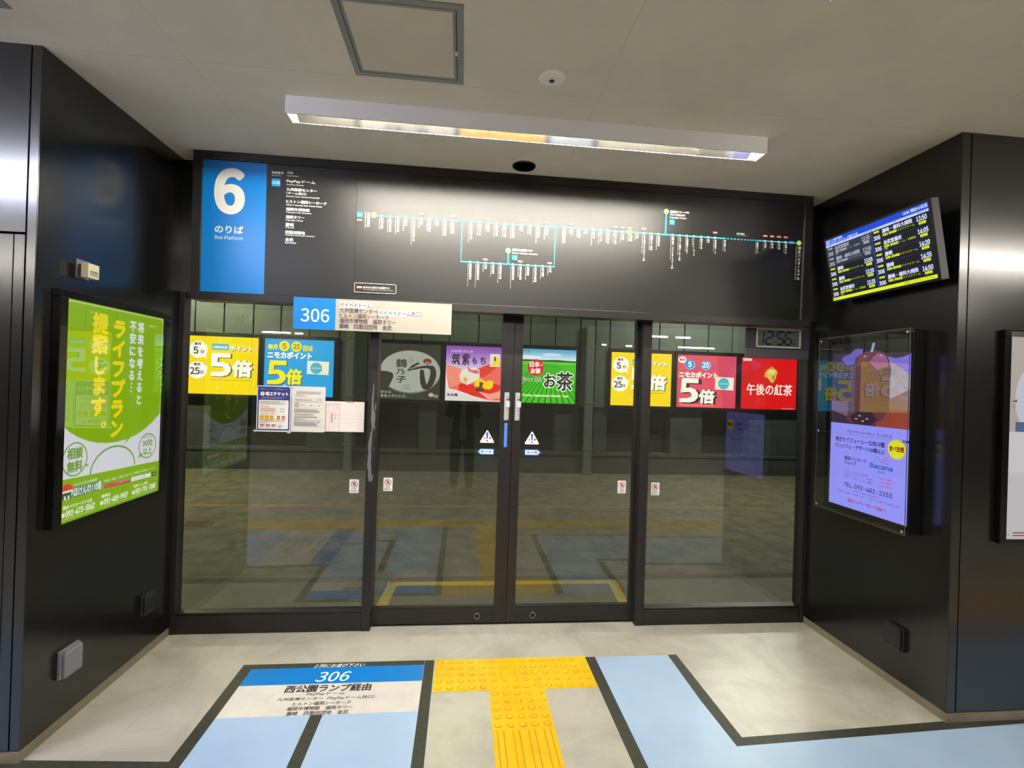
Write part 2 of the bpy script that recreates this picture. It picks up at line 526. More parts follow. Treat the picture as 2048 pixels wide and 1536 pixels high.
# niche side walls are the reveals of two steel-clad pillars; a joint runs beside each outer corner
def pillar(name, xa, xb, seam, hole_door):
    m = MB(BLACK_WALL)
    g = 0.0022
    lo, hi = min(xa, seam), max(xa, seam)
    # corner strip, joint, flat front cladding
    m.box(lo + (g if xa > seam else 0), hi - (g if xa < seam else 0), YF, 0.12, 0.045, H, bevel=0.0025)
    fl, fh = (xb, seam - g) if xb < seam else (seam + g, xb)
    if not hole_door:
        m.box(fl, fh, YF, 0.12, 0.045, H, bevel=0.0015)
    else:
        m.box(fl, fh, YF, 0.12, 2.213, H, bevel=0.0015)
        m.box(-2.0225, fh, YF, 0.12, 0.045, 2.205, bevel=0.0015)
        m.box(-2.95, -2.0265, YF + 0.002, 0.12, 0.045, 2.205, bevel=0.0015)
        m.box(fl, -2.954, YF, 0.12, 0.045, 2.205, bevel=0.0015)
    m.box(min(xa, xb) + 0.03, max(xa, xb) - 0.03, YF + 0.02, 0.11, 0.0, H - .001, mat=DARK)
    return structure(m.build(name))
pillar('wall_left', XL, -4.6, -1.979, True)
pillar('wall_right', XR, 6.2, 2.398, False)
# header over the doors, behind the sign, and the black jamb strips at both ends of the door front
hd = MB(BLACK_WALL)
hd.box(XL, XR, -0.002, 0.12, 2.165, H)
structure(hd.build('wall_door_header'))
# baseboards
bl = MB(BASEB); bl.box(XL - .002, XL + .004, YF + .02, 0.0, 0, .045); bl.box(-4.6, XL + .004, YF - .006, YF + .02, 0, .045)
structure(bl.build('baseboard_left'))
br = MB(BASEB); br.box(XR - .004, XR + .002, YF + .02, 0.0, 0, .045); br.box(XR - .004, 6.2, YF - .006, YF + .02, 0, .045)
structure(br.build('baseboard_right'))
# concourse behind the photographer
plate('wall_concourse_back', HALLWALL, -9, 11, -12.2, -12.0, 0, H)
plate('wall_concourse_left', HALLWALL, -9.2, -9.0, -12, 0.1, 0, H)
plate('wall_concourse_right', HALLWALL, 11.0, 11.2, -12, 0.1, 0, H)

# ------------------------------------------------------------------ outside: platform edge, road, far wall
plate('platform_floor', PLATM, -12, 14, 0.12, 0.79, -0.3, 0.0)
kb = MB(KERBM); kb.box(-12, 14, 0.793, 0.91, -0.3, -0.004, bevel=.012); structure(kb.build('trim_kerb'))
plate('road_floor', ROADM, -12, 14, 0.91, 7.1, -0.4, -0.15)
plate('ceiling_bus_bay', DARKWALL, -12, 14, 0.3, 7.2, 4.1, 4.3)
plate('wall_bay_left', DARKWALL, -12.2, -12.0, 0.1, 7.2, -.3, 4.2)
plate('wall_bay_right', DARKWALL, 14.0, 14.2, 0.1, 7.2, -.3, 4.2)
plate('wall_bay_near_left', BLACK_WALL, -12, -2.15, 0.121, 0.2, 0, 4.1)
plate('wall_bay_near_right', BLACK_WALL, 2.56, 14, 0.121, 0.2, 0, 4.1)
plate('wall_bay_near_top', BLACK_WALL, -2.15, 2.56, 0.121, 0.2, 2.2, 4.1)

fw = MB(DARKWALL)
seams = [-12, -10.6, -9.5, -8.5, -7.4, -6.9, -6.37, -5.84, -5.31, -4.78, -4.236, -3.722, -3.174, -2.6, -2.05, -1.55, -1.0, -.437, .15, .69, 1.22, 1.743, 2.272,
         2.592, 2.903, 3.444, 3.98, 4.533, 5.07, 5.612, 6.15, 6.7, 7.24, 7.8, 8.3, 8.9, 10, 11, 12, 14]
fw.box(-12, 14, 6.72, 7.1, 1.23, 4.1, mat=DARK)
for a, b in zip(seams, seams[1:]):
    fw.box(a + .012, b - .012, 6.65, 6.74, 1.23, 4.1, mat=PANELM, bevel=.004, seg=1)
fw.box(-12, 14, 6.98, 7.1, -.15, 1.25, mat=DARKWALL)
for x0, x1 in ((-6.0, -5.0), (-3.2, -2.3), (-1.0, -.66), (1.8, 2.28), (2.62, 2.9), (4.3, 5.0), (6.1, 7.6), (9, 10)):
    fw.box(x0, x1, 6.7, 6.99, .25, 1.23, mat=PLINTHM)
fw.box(-12, 14, 6.62, 7.0, -.15, .20, mat=PLINTHM, bevel=.01)
fw.box(-12, 14, 6.60, 7.0, .215, .27, mat=PLINTHM, bevel=.006)
structure(fw.build('wall_far_side'))

# ------------------------------------------------------------------ glazed door front
def window_frame(parts):
    m = MB(FRAME)
    for p in parts: m.box(*p, bevel=.0025)
    return m
# fixed bay on the left
w1 = structure(thing('window_1', 'left fixed glass bay of the door front in dark metal', 'window')); del w1['category']
m = window_frame([(XL, -1.902, -.012, .060, 0, 2.165), (-1.902, -.758, -.008, .075, 0, .118), (-1.902, -.758, -.002, .07, .118, .132),
                  (-.757, -.700, -.012, .11, 0, 2.165), (-1.902, -.757, .0, .075, 2.14, 2.165)])
m.build('window_frame', w1)
MB(GLASS).quad([(-1.902, .03, .132), (-.757, .03, .132), (-.757, .03, 2.14), (-1.902, .03, 2.14)]).build('glass_pane', w1)
pe = Art(z=.0126)
rnd = random.Random(7)
def ragged(x0, x1, z0, z1, n, seed):
    r = random.Random(seed); L, R = [], []
    for i in range(n + 1):
        z = z0 + (z1 - z0) * i / n
        w = math.sin(math.pi * min(max(i / n, .04), .96)) ** .35
        c = (x0 + x1) / 2; h = (x1 - x0) / 2 * w
        L.append((c - h * r.uniform(.75, 1.05), z)); R.append((c + h * r.uniform(.3, 1.1), z))
    return L + R[::-1]
PEEL = pbr('bare_grey_primer', (104, 103, 108), .55)
pe.poly(ragged(-.734, -.7015, 1.25, 1.62, 14, 3), PEEL, 'peeled_paint')
pe.poly(ragged(-.750, -.7015, .98, 1.30, 14, 5), PEEL, 'peeled_paint')
pe.poly(ragged(-.727, -.703, 1.02, 1.33, 12, 9), pbr('flaked_black_paint', (22, 21, 23), .5), 'peeled_paint')
pe.poly(ragged(-.722, -.706, 1.44, 1.66, 9, 2), pbr('flaked_black_paint', (22, 21, 23), .5), 'peeled_paint')
for o in pe.build(w1): o.matrix_local = Matrix.Rotation(math.pi / 2, 4, 'X'); o['label'] = 'bare grey patches where black paint has flaked off'
# fixed bay on the right
w2 = structure(thing('window_2', 'right fixed glass bay of the door front in dark metal', 'window')); del w2['category']
m = window_frame([(2.314, XR, -.012, .072, 0, 2.165), (1.156, 2.312, -.008, .075, 0, .105), (1.156, 2.312, -.002, .07, .105, .118),
                  (1.092, 1.155, -.012, .11, 0, 2.165), (1.155, 2.312, .0, .075, 2.14, 2.165)])
m.build('window_frame', w2)
MB(GLASS).quad([(1.155, .03, .118), (2.312, .03, .118), (2.312, .03, 2.14), (1.155, .03, 2.14)]).build('glass_pane', w2)

# sliding leaves
def leaf(name, x0, x1, xs0, xs1, label):
    d = structure(thing(name, label, 'door')); del d['category']
    m = MB(FRAME)
    inner = xs1 if x1 != xs1 else None
    for (a, b) in ((xs0, xs1), ((x1 - .03, x1) if xs0 == x0 else (x0, x0 + .03))):
        m.box(a, b, .055, .095, .008, 2.164, bevel=.002)
    gx0, gx1 = (xs1, x1 - .03) if xs0 == x0 else (x0 + .03, xs0)
    m.box(gx0, gx1, .056, .094, .008, .108, bevel=.002)
    m.box(gx0, gx1, .060, .09, .108, .122, bevel=.002)
    m.box(gx0, gx1, .056, .094, 2.125, 2.164, bevel=.002)
    m.build('door_frame', d)
    MB(GLASS).quad([(gx0, .075, .122), (gx1, .075, .122), (gx1, .075, 2.125), (gx0, .075, 2.125)]).build('glass_pane', d)
    return d
D1 = leaf('door_1', -.745, .199, .117, .199, 'left sliding leaf of the glass bus platform door')
D2 = leaf('door_2', .202, 1.10, .202, .262, 'right sliding leaf of the glass bus platform door')
for D, x in ((D1, .159), (D2, .234)):
    # push plate with its lettering, and the flush ring at the foot of the leaf
    pp = MB(pbr('push_plate_grey', (168, 168, 166), .45)).box(x - .0165, x + .0165, .041, .056, 1.397, 1.589, bevel=.003).build('push_plate', D, 'long white automatic-door push plate')
    a = Art(z=.0412); DK = (70, 74, 90)
    a.rect(x - .0135, 1.493, x + .0135, 1.532, (196, 197, 205))
    a.text('AUTO', x, 1.556, DK, w=.022, align='C', bold=.0002)
    a.text('自動', x, 1.537, (40, 42, 60), w=.024, align='C', bold=.0005)
    a.text('PUSH', x, 1.483, DK, w=.023, align='C', bold=.0003)
    a.ell(x, 1.472, .0035, .0035, (50, 52, 66))
    a.stroke([(x, 1.464), (x, 1.428)], .0022, (120, 122, 130)); a.rect(x - .007, 1.408, x + .007, 1.412, (60, 62, 74))
    for o in a.build(pp): o.matrix_local = Matrix.Rotation(math.pi / 2, 4, 'X') ; o.location = (0, 0, 0)
for D, x in ((D1, .002), (D2, .385)):
    rp = MB(BLACKPL).lathe([(0.0, .0535), (.013, .0535), (.0145, .0552)], 'y', (x, 0, .058), 24, BLACKPL)
    o = rp.build('pull_recess', D)
    rg = MB(CHROME)
    rg.tube([(x + .0185 * math.cos(t), .049, .058 + .0185 * math.sin(t)) for t in [2 * math.pi * k / 28 for k in range(28)]], .0023, 8, True)
    rg.tube([(x, .049, .0765), (x, .0525, .082), (x, .055, .083)], .0026, 8)
    rg.build('pull_ring', o)
# sill track the leaves run over
plate('trim_door_track', STEEL, -.70, 1.092, .045, .115, 0, .004)

# ================================================================== FLOOR MARKINGS
def decal(name, label, cat, polys, mat, z, group=None, org=(0, 0)):
    o = thing(name, label, cat, (0, 0, 0), group=group, **FLOORF)
    return o
def film(name, label, cat, pts, mat, t=.0006, z0=0.0, group=None):
    m = MB(mat); m.prism(pts, z0, z0 + t)
    return tag(m.build(name), label, cat, group)
def rc(x0, y0, x1, y1): return [(x0, y0), (x1, y0), (x1, y1), (x0, y1)]
# queue lane films
film('floor_lane_film', 'pale blue queue lane film left of the black centre stripe, below the white stop list', 'floor marking', rc(-1.272, -2.13, -.832, -.811), LANE, group='pale blue queue lanes on the floor')
film('floor_lane_film', 'pale blue queue lane film between the black centre stripe and the yellow tactile stem side', 'floor marking', rc(-.774, -2.13, -.314, -.811), LANE, group='pale blue queue lanes on the floor')
film('floor_lane_film', 'pale blue lane film right of the yellow tactile tiles, turning off towards the right pillar', 'floor marking',
     [(.708, -.376), (1.170, -.375), (1.162, -.803), (1.171, -1.135), (4.6, -1.0), (4.6, -1.85), (.708, -1.85)], LANE, group='pale blue queue lanes on the floor')
film('floor_lane_film', 'pale blue lane film leading off to the left from the second floor sign', 'floor marking', rc(-4.6, -2.13, -1.905, -1.115), LANE, group='pale blue queue lanes on the floor')
# black border tapes
TG = 'black border tapes on the floor'
film('floor_tape', 'black tape along the left edge of the queue lanes, nearest the left pillar', 'floor tape', [(-1.332, -1.073), (-1.272, -1.11), (-1.272, -.364), (-1.332, -.364)], TAPE, group=TG)
film('floor_tape', 'black tape heading left from the lane corner to the foot of the left pillar', 'floor tape', [(-4.6, -.83), (-4.6, -.89), (-1.272, -1.128), (-1.272, -1.066), (-1.332, -1.073)][:5], TAPE, t=.0005, group=TG)
film('floor_tape', 'black tape between the two left queue lanes below the white stop list', 'floor tape', rc(-.832, -1.70, -.774, -.811), TAPE, group=TG)
film('floor_tape', 'black tape down the left side of the yellow tactile path', 'floor tape', rc(-.314, -2.15, -.259, -.366), TAPE, group=TG)
film('floor_tape', 'black tape down the right side of the yellow tactile path', 'floor tape', rc(.648, -1.90, .708, -.375), TAPE, group=TG)
film('floor_tape', 'black tape on the right edge of the right lane, bending along the right pillar', 'floor tape',
     [(1.170, -.375), (1.226, -.372), (1.228, -1.081), (4.6, -.935), (4.6, -1.0), (1.171, -1.135), (1.162, -.803)], TAPE, group=TG)
film('floor_tape', 'black tape closing the right lane behind the camera', 'floor tape', rc(.708, -1.90, 4.6, -1.85), TAPE, group=TG)
film('floor_tape', 'black tape closing the left lane behind the camera', 'floor tape', rc(-1.45, -1.70, -.832, -1.65), TAPE, t=.0007, group=TG)

# the 306 floor sign
fs = thing('floor_sign', 'floor sign with blue 306 band above a white stop list, left of tactile tiles', 'floor sign', (-1.272, -.811, 0), **FLOORF)
m = MB(WHITEFILM); m.prism(rc(0, 0, .956, .249), 0, .0007); m.build('stop_list_film', fs)
m = MB(BLUEFILM); m.prism(rc(0, .249, .956, .401), 0, .0007); m.build('route_band', fs)
m = MB(TAPE); m.prism(rc(0, .401, .956, .447), 0, .0007); m.build('top_strip', fs)
a = Art(off=(-1.272, -.811), z=.0008); BK = (58, 46, 54)
a.text('２列にお並び下さい', -.937, -.411, WH, w=.277, h=.034, shear=.25, bold=.0008)
a.text('306', -.893, -.543, (226, 246, 252), w=.172, h=.088, shear=.12, bold=.0012)
a.text('西公園ランプ経由', -1.022, -.631, BK, w=.44, h=.060, bold=.0022)
a.text('PayPayドーム', -.803, -.664, BK, w=.19, h=.027, align='C', bold=.0005)
a.text('九州医療センター（PayPayドーム西口）', -.79, -.702, BK, w=.485, h=.029, align='C', bold=.0005)
a.text('ヒルトン福岡シーホーク', -.802, -.738, BK, w=.282, h=.027, align='C', bold=.0006)
a.text('福岡市博物館　福岡タワー', -.803, -.775, BK, w=.315, h=.028, align='C', bold=.0006)
a.text('藤崎　四箇田団地　金武', -.803, -.811, BK, w=.293, h=.029, align='C', bold=.0006)
a.build(fs)
# its neighbour behind the camera, seen mirrored in the glass
fs2 = thing('floor_sign', 'second floor sign turned sideways behind the queue corner, mirrored in the left glass', 'floor sign', (-1.272, -2.13, 0), right=(0, 1, 0), up=(-1, 0, 0))
m = MB(BLUEFILM); m.prism(rc(0, .0, 1.015, .18), 0, .0007); m.build('route_band', fs2)
m = MB(WHITEFILM); m.prism(rc(0, .18, 1.015, .633), 0, .0007); m.build('stop_list_film', fs2)
a = Art(z=.0008)
a.text('306', .5, .04, WH, w=.2, h=.1, align='C', bold=.001)
for i, t in enumerate(['西公園ランプ経由', 'PayPayドーム', '九州医療センター（PayPayドーム西口）', 'ヒルトン福岡シーホーク', '福岡市博物館　福岡タワー']):
    a.text(t, .5, .22 + .08 * i, BK, w=[.44, .2, .5, .3, .32][i], h=.05, align='C')
a.build(fs2)

# tactile tiles: 300 mm, 5 x 5 blisters or guide bars
RIM_SHADE = pbr('rim_shade_yellow_rubber', (196, 142, 10), .6)  # darker ochre paints rim shading round the foot of bumps and bars
def blister_tile():
    m = MB(YELLOW); m.box(.0006, .2994, .0006, .2994, 0, .0025, bevel=.0008, seg=1)
    d = m
    for i in range(5):
        for j in range(5):
            d.lathe([(.0180, .0026), (.0168, .0030)], 'z', (.03 + .06 * i, .03 + .06 * j, 0), 18, RIM_SHADE)
            d.lathe([(.0168, .0030), (.0150, .0052), (.0110, .0072), (0, .0076)], 'z', (.03 + .06 * i, .03 + .06 * j, 0), 18)
    return m.build('tactile_tile')
def bar_tile():
    m = MB(YELLOW); m.box(.0006, .2994, .0006, .2994, 0, .0025, bevel=.0008, seg=1)
    d = m
    for i in range(4):
        c = .0375 + .075 * i
        d.prism([(c - .018, .0022), (c - .017, .0030), (c + .017, .0030), (c + .018, .0022)], .010, .290, 'y', RIM_SHADE)
        d.prism([(c - .0145, .0028), (c - .011, .0072), (c + .011, .0072), (c + .0145, .0028)], .012, .288, 'y')
    return m.build('guide_tile')
TX, TY = -.2535, -.367
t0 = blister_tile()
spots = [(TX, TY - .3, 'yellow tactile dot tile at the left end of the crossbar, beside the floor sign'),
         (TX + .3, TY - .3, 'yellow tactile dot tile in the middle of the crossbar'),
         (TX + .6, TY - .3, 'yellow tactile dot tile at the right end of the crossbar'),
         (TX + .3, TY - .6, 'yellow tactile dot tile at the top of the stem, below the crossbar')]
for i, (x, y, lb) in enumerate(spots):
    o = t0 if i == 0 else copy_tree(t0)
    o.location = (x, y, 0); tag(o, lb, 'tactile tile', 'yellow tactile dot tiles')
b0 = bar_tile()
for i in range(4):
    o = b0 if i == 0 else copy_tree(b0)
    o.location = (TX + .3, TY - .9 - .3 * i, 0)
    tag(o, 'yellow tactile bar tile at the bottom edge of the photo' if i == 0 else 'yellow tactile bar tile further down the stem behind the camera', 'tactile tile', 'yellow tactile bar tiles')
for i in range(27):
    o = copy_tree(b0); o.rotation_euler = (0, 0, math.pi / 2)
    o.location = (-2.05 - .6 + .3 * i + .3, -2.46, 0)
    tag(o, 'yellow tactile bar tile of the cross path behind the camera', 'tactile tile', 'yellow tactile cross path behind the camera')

# ================================================================== CEILING THINGS
def ceiling_light(name, label, x0, x1, yn, yf, tube_mat, zb=2.913, group=None, screws=True):
    """white trough fixture: near fascia, far lip, sloped mirror reflector, tube hidden behind the near fascia"""
    L = x1 - x0; W = yf - yn; h = H - zb
    t = thing(name, label, 'ceiling light', (x0, yn, zb), group=group)
    m = MB(WHITE)
    m.box(0, L, 0, .008, 0, h, bevel=.0012)                       # near fascia
    m.box(0, L, W - .010, W, .005, h, bevel=.0012)                   # far fascia
    m.box(0, .008, .008, W - .010, 0, h); m.box(L - .008, L, .008, W - .010, 0, h)
    m.box(.008, L - .008, .008, W - .010, h - .006, h)
    m.build('housing', t)
    r = MB(MIRROR)
    ya, yb = W - .010, .010
    za, zb2 = .006, .006 + (ya - yb) * math.tan(math.radians(30.0))
    e0, e1 = .036, L - .056
    r.quad([(e0, ya, za), (e1, ya, za), (e1, yb, zb2), (e0, yb, zb2)])
    r.quad([(.008, ya, za), (e0, ya, za), (e0, yb, zb2), (.008, yb, zb2)], WHITE)
    r.quad([(e1, ya, za), (L - .008, ya, za), (L - .008, yb, zb2), (e1, yb, zb2)], WHITE)
    r.build('reflector', t)
    tb = MB(tube_mat); tb.tube([(.09, .0135, .0145), (L - .09, .0135, .0145)], .005, 12); tb.build('tube', t)
    if screws:
        for fx in (.145, .40, .64, .885):
            MB(BLACKPL).lathe([(.0, -.0012), (.0032, -.0012), (.0036, .0005)], 'z', (L * fx, .004, 0), 12).build('screw', t)
    return t
ceiling_light('ceiling_light', 'long white ceiling light box with mirrored trough in front of the platform sign', -1.035, 1.427, -.835, -.727, TUBE_M)
ceiling_light('ceiling_light', 'white ceiling light box with only its right end at the top edge of the photo', -1.46, 1.005, -1.902, -1.794, TUBE_H)
def batten(label, x0, x1, y, mat, s=.05, z=H):
    t = thing('tube_light', label, 'ceiling light', (x0, y, z), group='tube lights behind the camera')
    L = x1 - x0
    MB(WHITE).box(0, L, -s, s, -.03, 0, bevel=.004).build('housing', t)
    b = MB(mat); b.tube([(.02, 0, -.05), (L - .02, 0, -.05)], .018, 12); b.build('tube', t)
    for x in (.0, L - .02): MB(WHITE).box(x, x + .02, -.022, .022, -.075, -.028, bevel=.003).build('tube_socket', t)
BL_ = 'bare tube light on the concourse ceiling, out of direct view'
batten(BL_, -4.7, -2.3, -2.5, TUBE_HB); batten(BL_, 3.2, 5.6, -2.9, TUBE_H)
batten(BL_, -1.2, 1.2, -5.2, TUBE_H); batten(BL_, -6.6, -4.2, -5.2, TUBE_H); batten(BL_, 4.4, 6.8, -5.2, TUBE_H)  # this row is added, unseen, to brighten the ceiling
batten(BL_, -5.95, -5.12, -11.3, TUBE_H); batten(BL_, -5.06, -4.79, -11.35, TUBE_H)
batten(BL_, 4.41, 4.87, -8.2, TUBE_H); batten(BL_, 5.04, 5.46, -8.2, TUBE_H)
batten(BL_, 6.3, 7.5, -10.8, TUBE_H); batten(BL_, 3.99, 4.16, -10.9, TUBE_H); batten(BL_, 4.76, 5.0, -11.0, TUBE_H)

def hatch(label, x0, y0, x1, y1):
    t = thing('ceiling_hatch', label, 'access hatch', (x0, y0, H), group='ceiling access hatches')
    a, b = x1 - x0, y1 - y0
    m = MB(ALU); f = .026
    for q in ((0, a, 0, f), (0, a, b - f, b), (0, f, f, b - f), (a - f, a, f, b - f)):
        m.box(q[0], q[1], q[2], q[3], -.005, 0, bevel=.001)
    m.build('frame', t)
    MB(DARK).box(f, a - f, f, b - f, -.0012, -.0002).build('joint_shadow', t)
    p = MB(ALU); g = f + .003; s = .012
    for q in ((g, a - g, g, g + s), (g, a - g, b - g - s, b - g), (g, g + s, g + s, b - g - s), (a - g - s, a - g, g + s, b - g - s)):
        p.box(q[0], q[1], q[2], q[3], -.004, 0)
    p.box(g + s, a - g - s, g + s, b - g - s, -.0035, 0, mat=CEILPANEL)
    pn = p.build('hatch_panel', t)
    MB(WHITEP).box(a - f - .010, a - f + .004, b * .53, b * .53 + .028, -.006, -.001, bevel=.001).build('latch', pn)
hatch('square grey-framed access hatch in the ceiling above the light box', -.660, -1.512, -.184, -1.046)
hatch('grey-framed access hatch with one corner at the top left of the photo', -2.36, -1.72, -1.876, -1.252)

sd = thing('ceiling_sensor', 'round white ceiling sensor disc with a dark centre', 'ceiling sensor', (.204, -1.15, H))
MB(pbr('bright_white_plastic', (244, 243, 238), .4)).lathe([(0, -.014), (.030, -.014), (.050, -.011), (.059, -.004), (.060, 0)], 'z', (0, 0, 0), 48).build('cover', sd)
MB(BLACKPL).lathe([(0, -.0165), (.0075, -.0165), (.0095, -.0135)], 'z', (0, 0, 0), 28).build('lens', sd)
MB(GREYP).lathe([(.0095, -.0150), (.0120, -.0155), (.0135, -.0135)], 'z', (0, 0, 0), 28).build('lens_ring', sd)
ck = thing('ceiling_speaker', 'round black ceiling speaker just above the platform sign', 'speaker', (.191, -.278, H))
MB(BLACKPL).lathe([(.060, -.004), (.070, -.006), (.073, -.001), (.073, 0)], 'z', (0, 0, 0), 48, BLACKPL).build('rim', ck)
MB(DARK).lathe([(0, -.0005), (.03, -.0012), (.061, -.004)], 'z', (0, 0, 0), 48).build('grille', ck)

# ================================================================== PLATFORM SIGN
SX, SZ = -1.80, 2.10
ps = thing('platform_sign', 'wide black header sign with blue number 6 panel and bus route map above the doors', 'sign', (SX, -.138, SZ), (1, 0, 0), (0, -.0192, .99982))
W_, H_ = 2.21 - SX, H - .004 - SZ
m = MB(SIGNFRAME)
for q in ((0, W_, H_ - .048, H_), (0, W_, 0, .050), (0, .052, .050, H_ - .048), (W_ - .055, W_, .050, H_ - .048)):
    m.box(q[0], q[1], q[2], q[3], -.118, .010, bevel=.0018)
m.build('frame', ps)
MB(BLACKPL).box(.01, W_ - .01, .01, H_ - .01, -.120, -.012).build('sign_case', ps)
MB(SIGNBLUE).box(.052, .421, .050, H_ - .048, -.012, 0).build('number_panel', ps)
m = MB(SIGNBLACK); m.box(.4215, .9595, .050, H_ - .048, -.012, 0); m.box(.9610, W_ - .055, .050, H_ - .048, -.012, 0); m.build('route_panel', ps)
MB(STEEL).box(W_ - .0575, W_ - .055, .051, H_ - .049, -.004, .004).build('edge_trim', ps)
a = Art(off=(SX, SZ), z=.0004, step=.00004)
LW = (236, 232, 224); CY = (60, 190, 236); RED_ = (222, 84, 72); YL = (240, 228, 50)
a.text('6', -1.592, 2.640, (238, 236, 232), w=.150, h=.252, align='C', bold=.0145, res=8)
a.text('のりば', -1.672, 2.512, WH, w=.163, h=.044, bold=.0014)
a.text('Bus Platform', -1.671, 2.473, (200, 224, 240), w=.162, h=.0215, bold=.0006)
a.text('路線番号', -1.349, 2.891, LW, w=.069, h=.0145, bold=.0005); a.text('Route No.', -1.348, 2.877, LW, w=.055, h=.008)
a.text('行先', -1.258, 2.896, LW, w=.034, h=.014, bold=.0005); a.text('Destination', -1.257, 2.881, LW, w=.066, h=.008)
a.rrect(-1.349, 2.815, -1.298, 2.861, .003, (20, 150, 214)); a.text('306', -1.3235, 2.829, WH, w=.045, h=.017, align='C', bold=.0003)
for t, x1, z1, z0, b in (('PayPayドーム', -1.09, 2.861, 2.841, 1), ('PayPay Dome', -1.161, 2.834, 2.826, 0), ('九州医療センター', -1.08, 2.811, 2.793, 1), ('（ドーム西口）', -1.143, 2.786, 2.772, 1),
                         ('Kyushu Iryo Center(Hospital)', -1.064, 2.764, 2.754, 0), ('ヒルトン福岡シーホーク', -1.02, 2.738, 2.719, 1), ('Hilton Fukuoka Sea Hawk Hotel', -1.046, 2.712, 2.703, 0),
                         ('福岡市博物館', -1.121, 2.690, 2.671, 1), ('Fukuoka City Museum', -1.109, 2.666, 2.656, 0), ('福岡タワー', -1.15, 2.642, 2.623, 1), ('Fukuoka Tower', -1.156, 2.618, 2.609, 0),
                         ('藤崎', -1.212, 2.596, 2.575, 1), ('Fujisaki', -1.209, 2.572, 2.563, 0), ('四箇田団地', -1.145, 2.549, 2.529, 1), ('Shikata Housing Complex', -1.086, 2.526, 2.516, 0),
                         ('金武', -1.213, 2.504, 2.484, 1), ('Kanatake', -1.196, 2.481, 2.470, 0)):
    a.text(t, -1.260, z0, LW, x1=x1, h=z1 - z0, bold=.0006 if b else .0002)
# route line
a.grp = 'route_line'
lw = .0085
a.stroke([(-.731, 2.675), (1.590, 2.675)], lw, CY)
for k in range(9): a.rect(1.600 + .0245 * k, 2.6715, 1.615 + .0245 * k, 2.6785, CY)
a.stroke([(1.816, 2.675), (2.119, 2.675)], lw, CY)
a.stroke([(-.181, 2.675), (-.181, 2.419), (.424, 2.419), (.424, 2.675)], lw, CY)
a.stroke([(.122, 2.419), (.122, 2.505)], lw, CY); a.stroke([(1.168, 2.675), (1.168, 2.827)], lw, CY)
d1 = [-.682, -.632, -.583, -.535, -.485, -.437, -.388, -.339, -.289, -.240]
d2 = [-.124, -.069, -.015, .039, .093, .146, .201, .256, .310, .365]
d3 = [.481, .529, .578, .627, .676, .724, .773, .823, .872, .971, 1.020, 1.069, 1.118]
d4 = [1.217, 1.266, 1.316, 1.365, 1.415, 1.464, 1.514, 1.871, 1.920, 1.971, 2.020]
d5 = [-.122, -.073, -.025, .023, .071, .153, .201, .250, .299, .347, .395]
for x in d1 + d2 + d3 + d4: a.ell(x, 2.675, .0068, .0068, WH, 16)
for x in d5: a.ell(x, 2.419, .0068, .0068, WH, 16)
for x, z in ((-.731, 2.677), (.921, 2.675), (2.119, 2.676), (1.167, 2.827), (.120, 2.506)):
    a.ell(x, z, .0175, .0175, (120, 220, 190), 28); a.ell(x, z, .0140, .0140, YL, 28)
a.rrect(2.050, 2.667, 2.079, 2.684, .003, (90, 190, 230))
a.grp = 'fare_tags'
def fare(x, z, t, w=.032, h=.0125):
    a.grp = 'fare_tags'; a.rrect(x - w / 2, z - h / 2, x + w / 2, z + h / 2, .002, RED_)
    a.text(t, x, z - h * .34, WH, w=w * .8, h=h * .68, align='C', bold=.0002); a.grp = None
for x, t in ((-.4355, '¥620'), (-.2405, '¥570'), (-.016, '¥540'), (.200, '¥510'), (.363, '¥480'), (.527, '¥470'), (.822, '¥430'), (.871, '¥400'), (.9215, '¥390'), (1.018, '¥260'),
             (1.513, '¥240'), (1.871, '¥150'), (1.920, '¥150'), (1.9705, '¥150'), (2.019, '¥150')):
    fare(x, 2.703 if x < 1.2 else 2.7085, t)
for x, t in ((-.0255, '¥540'), (.2005, '¥510'), (.393, '¥480')): fare(x, 2.4405, t)
fare(1.310, 2.8285, '¥240'); fare(.263, 2.513, '¥540'); fare(-.8175, 2.6415, '¥620')
def chip(x, z, s=.017):
    a.grp = 'route_line'; a.rrect(x - s, z - s, x + s, z + s, .003, (40, 170, 226)); a.grp = None
    a.text('306', x, z - .005, (210, 240, 250), w=.024, h=.010, align='C')
chip(-.817, 2.6735); chip(1.2085, 2.759); chip(.1635, 2.462)
a.grp = None
def stop(x, top, end, jp, en, w=.0165, big=False):
    c = (top - end) / len(jp)
    a.vtext(jp, x, top, c, LW, cellx=max(w, min(c, w * 1.1)), bold=.0004)
    ln = min(len(en) * .0052 if not big else len(en) * .012, .26)
    a.text(en, x - w * (.5 + .62), top - ln, (206, 202, 194), w=w * .42, h=ln, rot=-90, res=2)
T1 = 2.663
for x, e, jp, en in zip(d1, [2.595, 2.578, 2.580, 2.622, 2.528, 2.636, 2.592, 2.634, 2.577, 2.590],
        ['都地が丘西', '都地が丘中央', '都地が丘入口', '向金武', 'かなたけの里公園入口', '吉武', '金武中学前', '浦江', '早良高校前', '四箇田団地'],
        ['Tojigaoka West', 'Tojigaoka Central', 'Tojigaoka Iriguchi', 'Mukai Kanatake', 'Kanatake no Sato Park Iriguchi', 'Yoshitake', 'Kanatake JHS', 'Urae', 'Sawara High School', 'Shikata Danchi']):
    stop(x + .003, T1, e, jp, en)
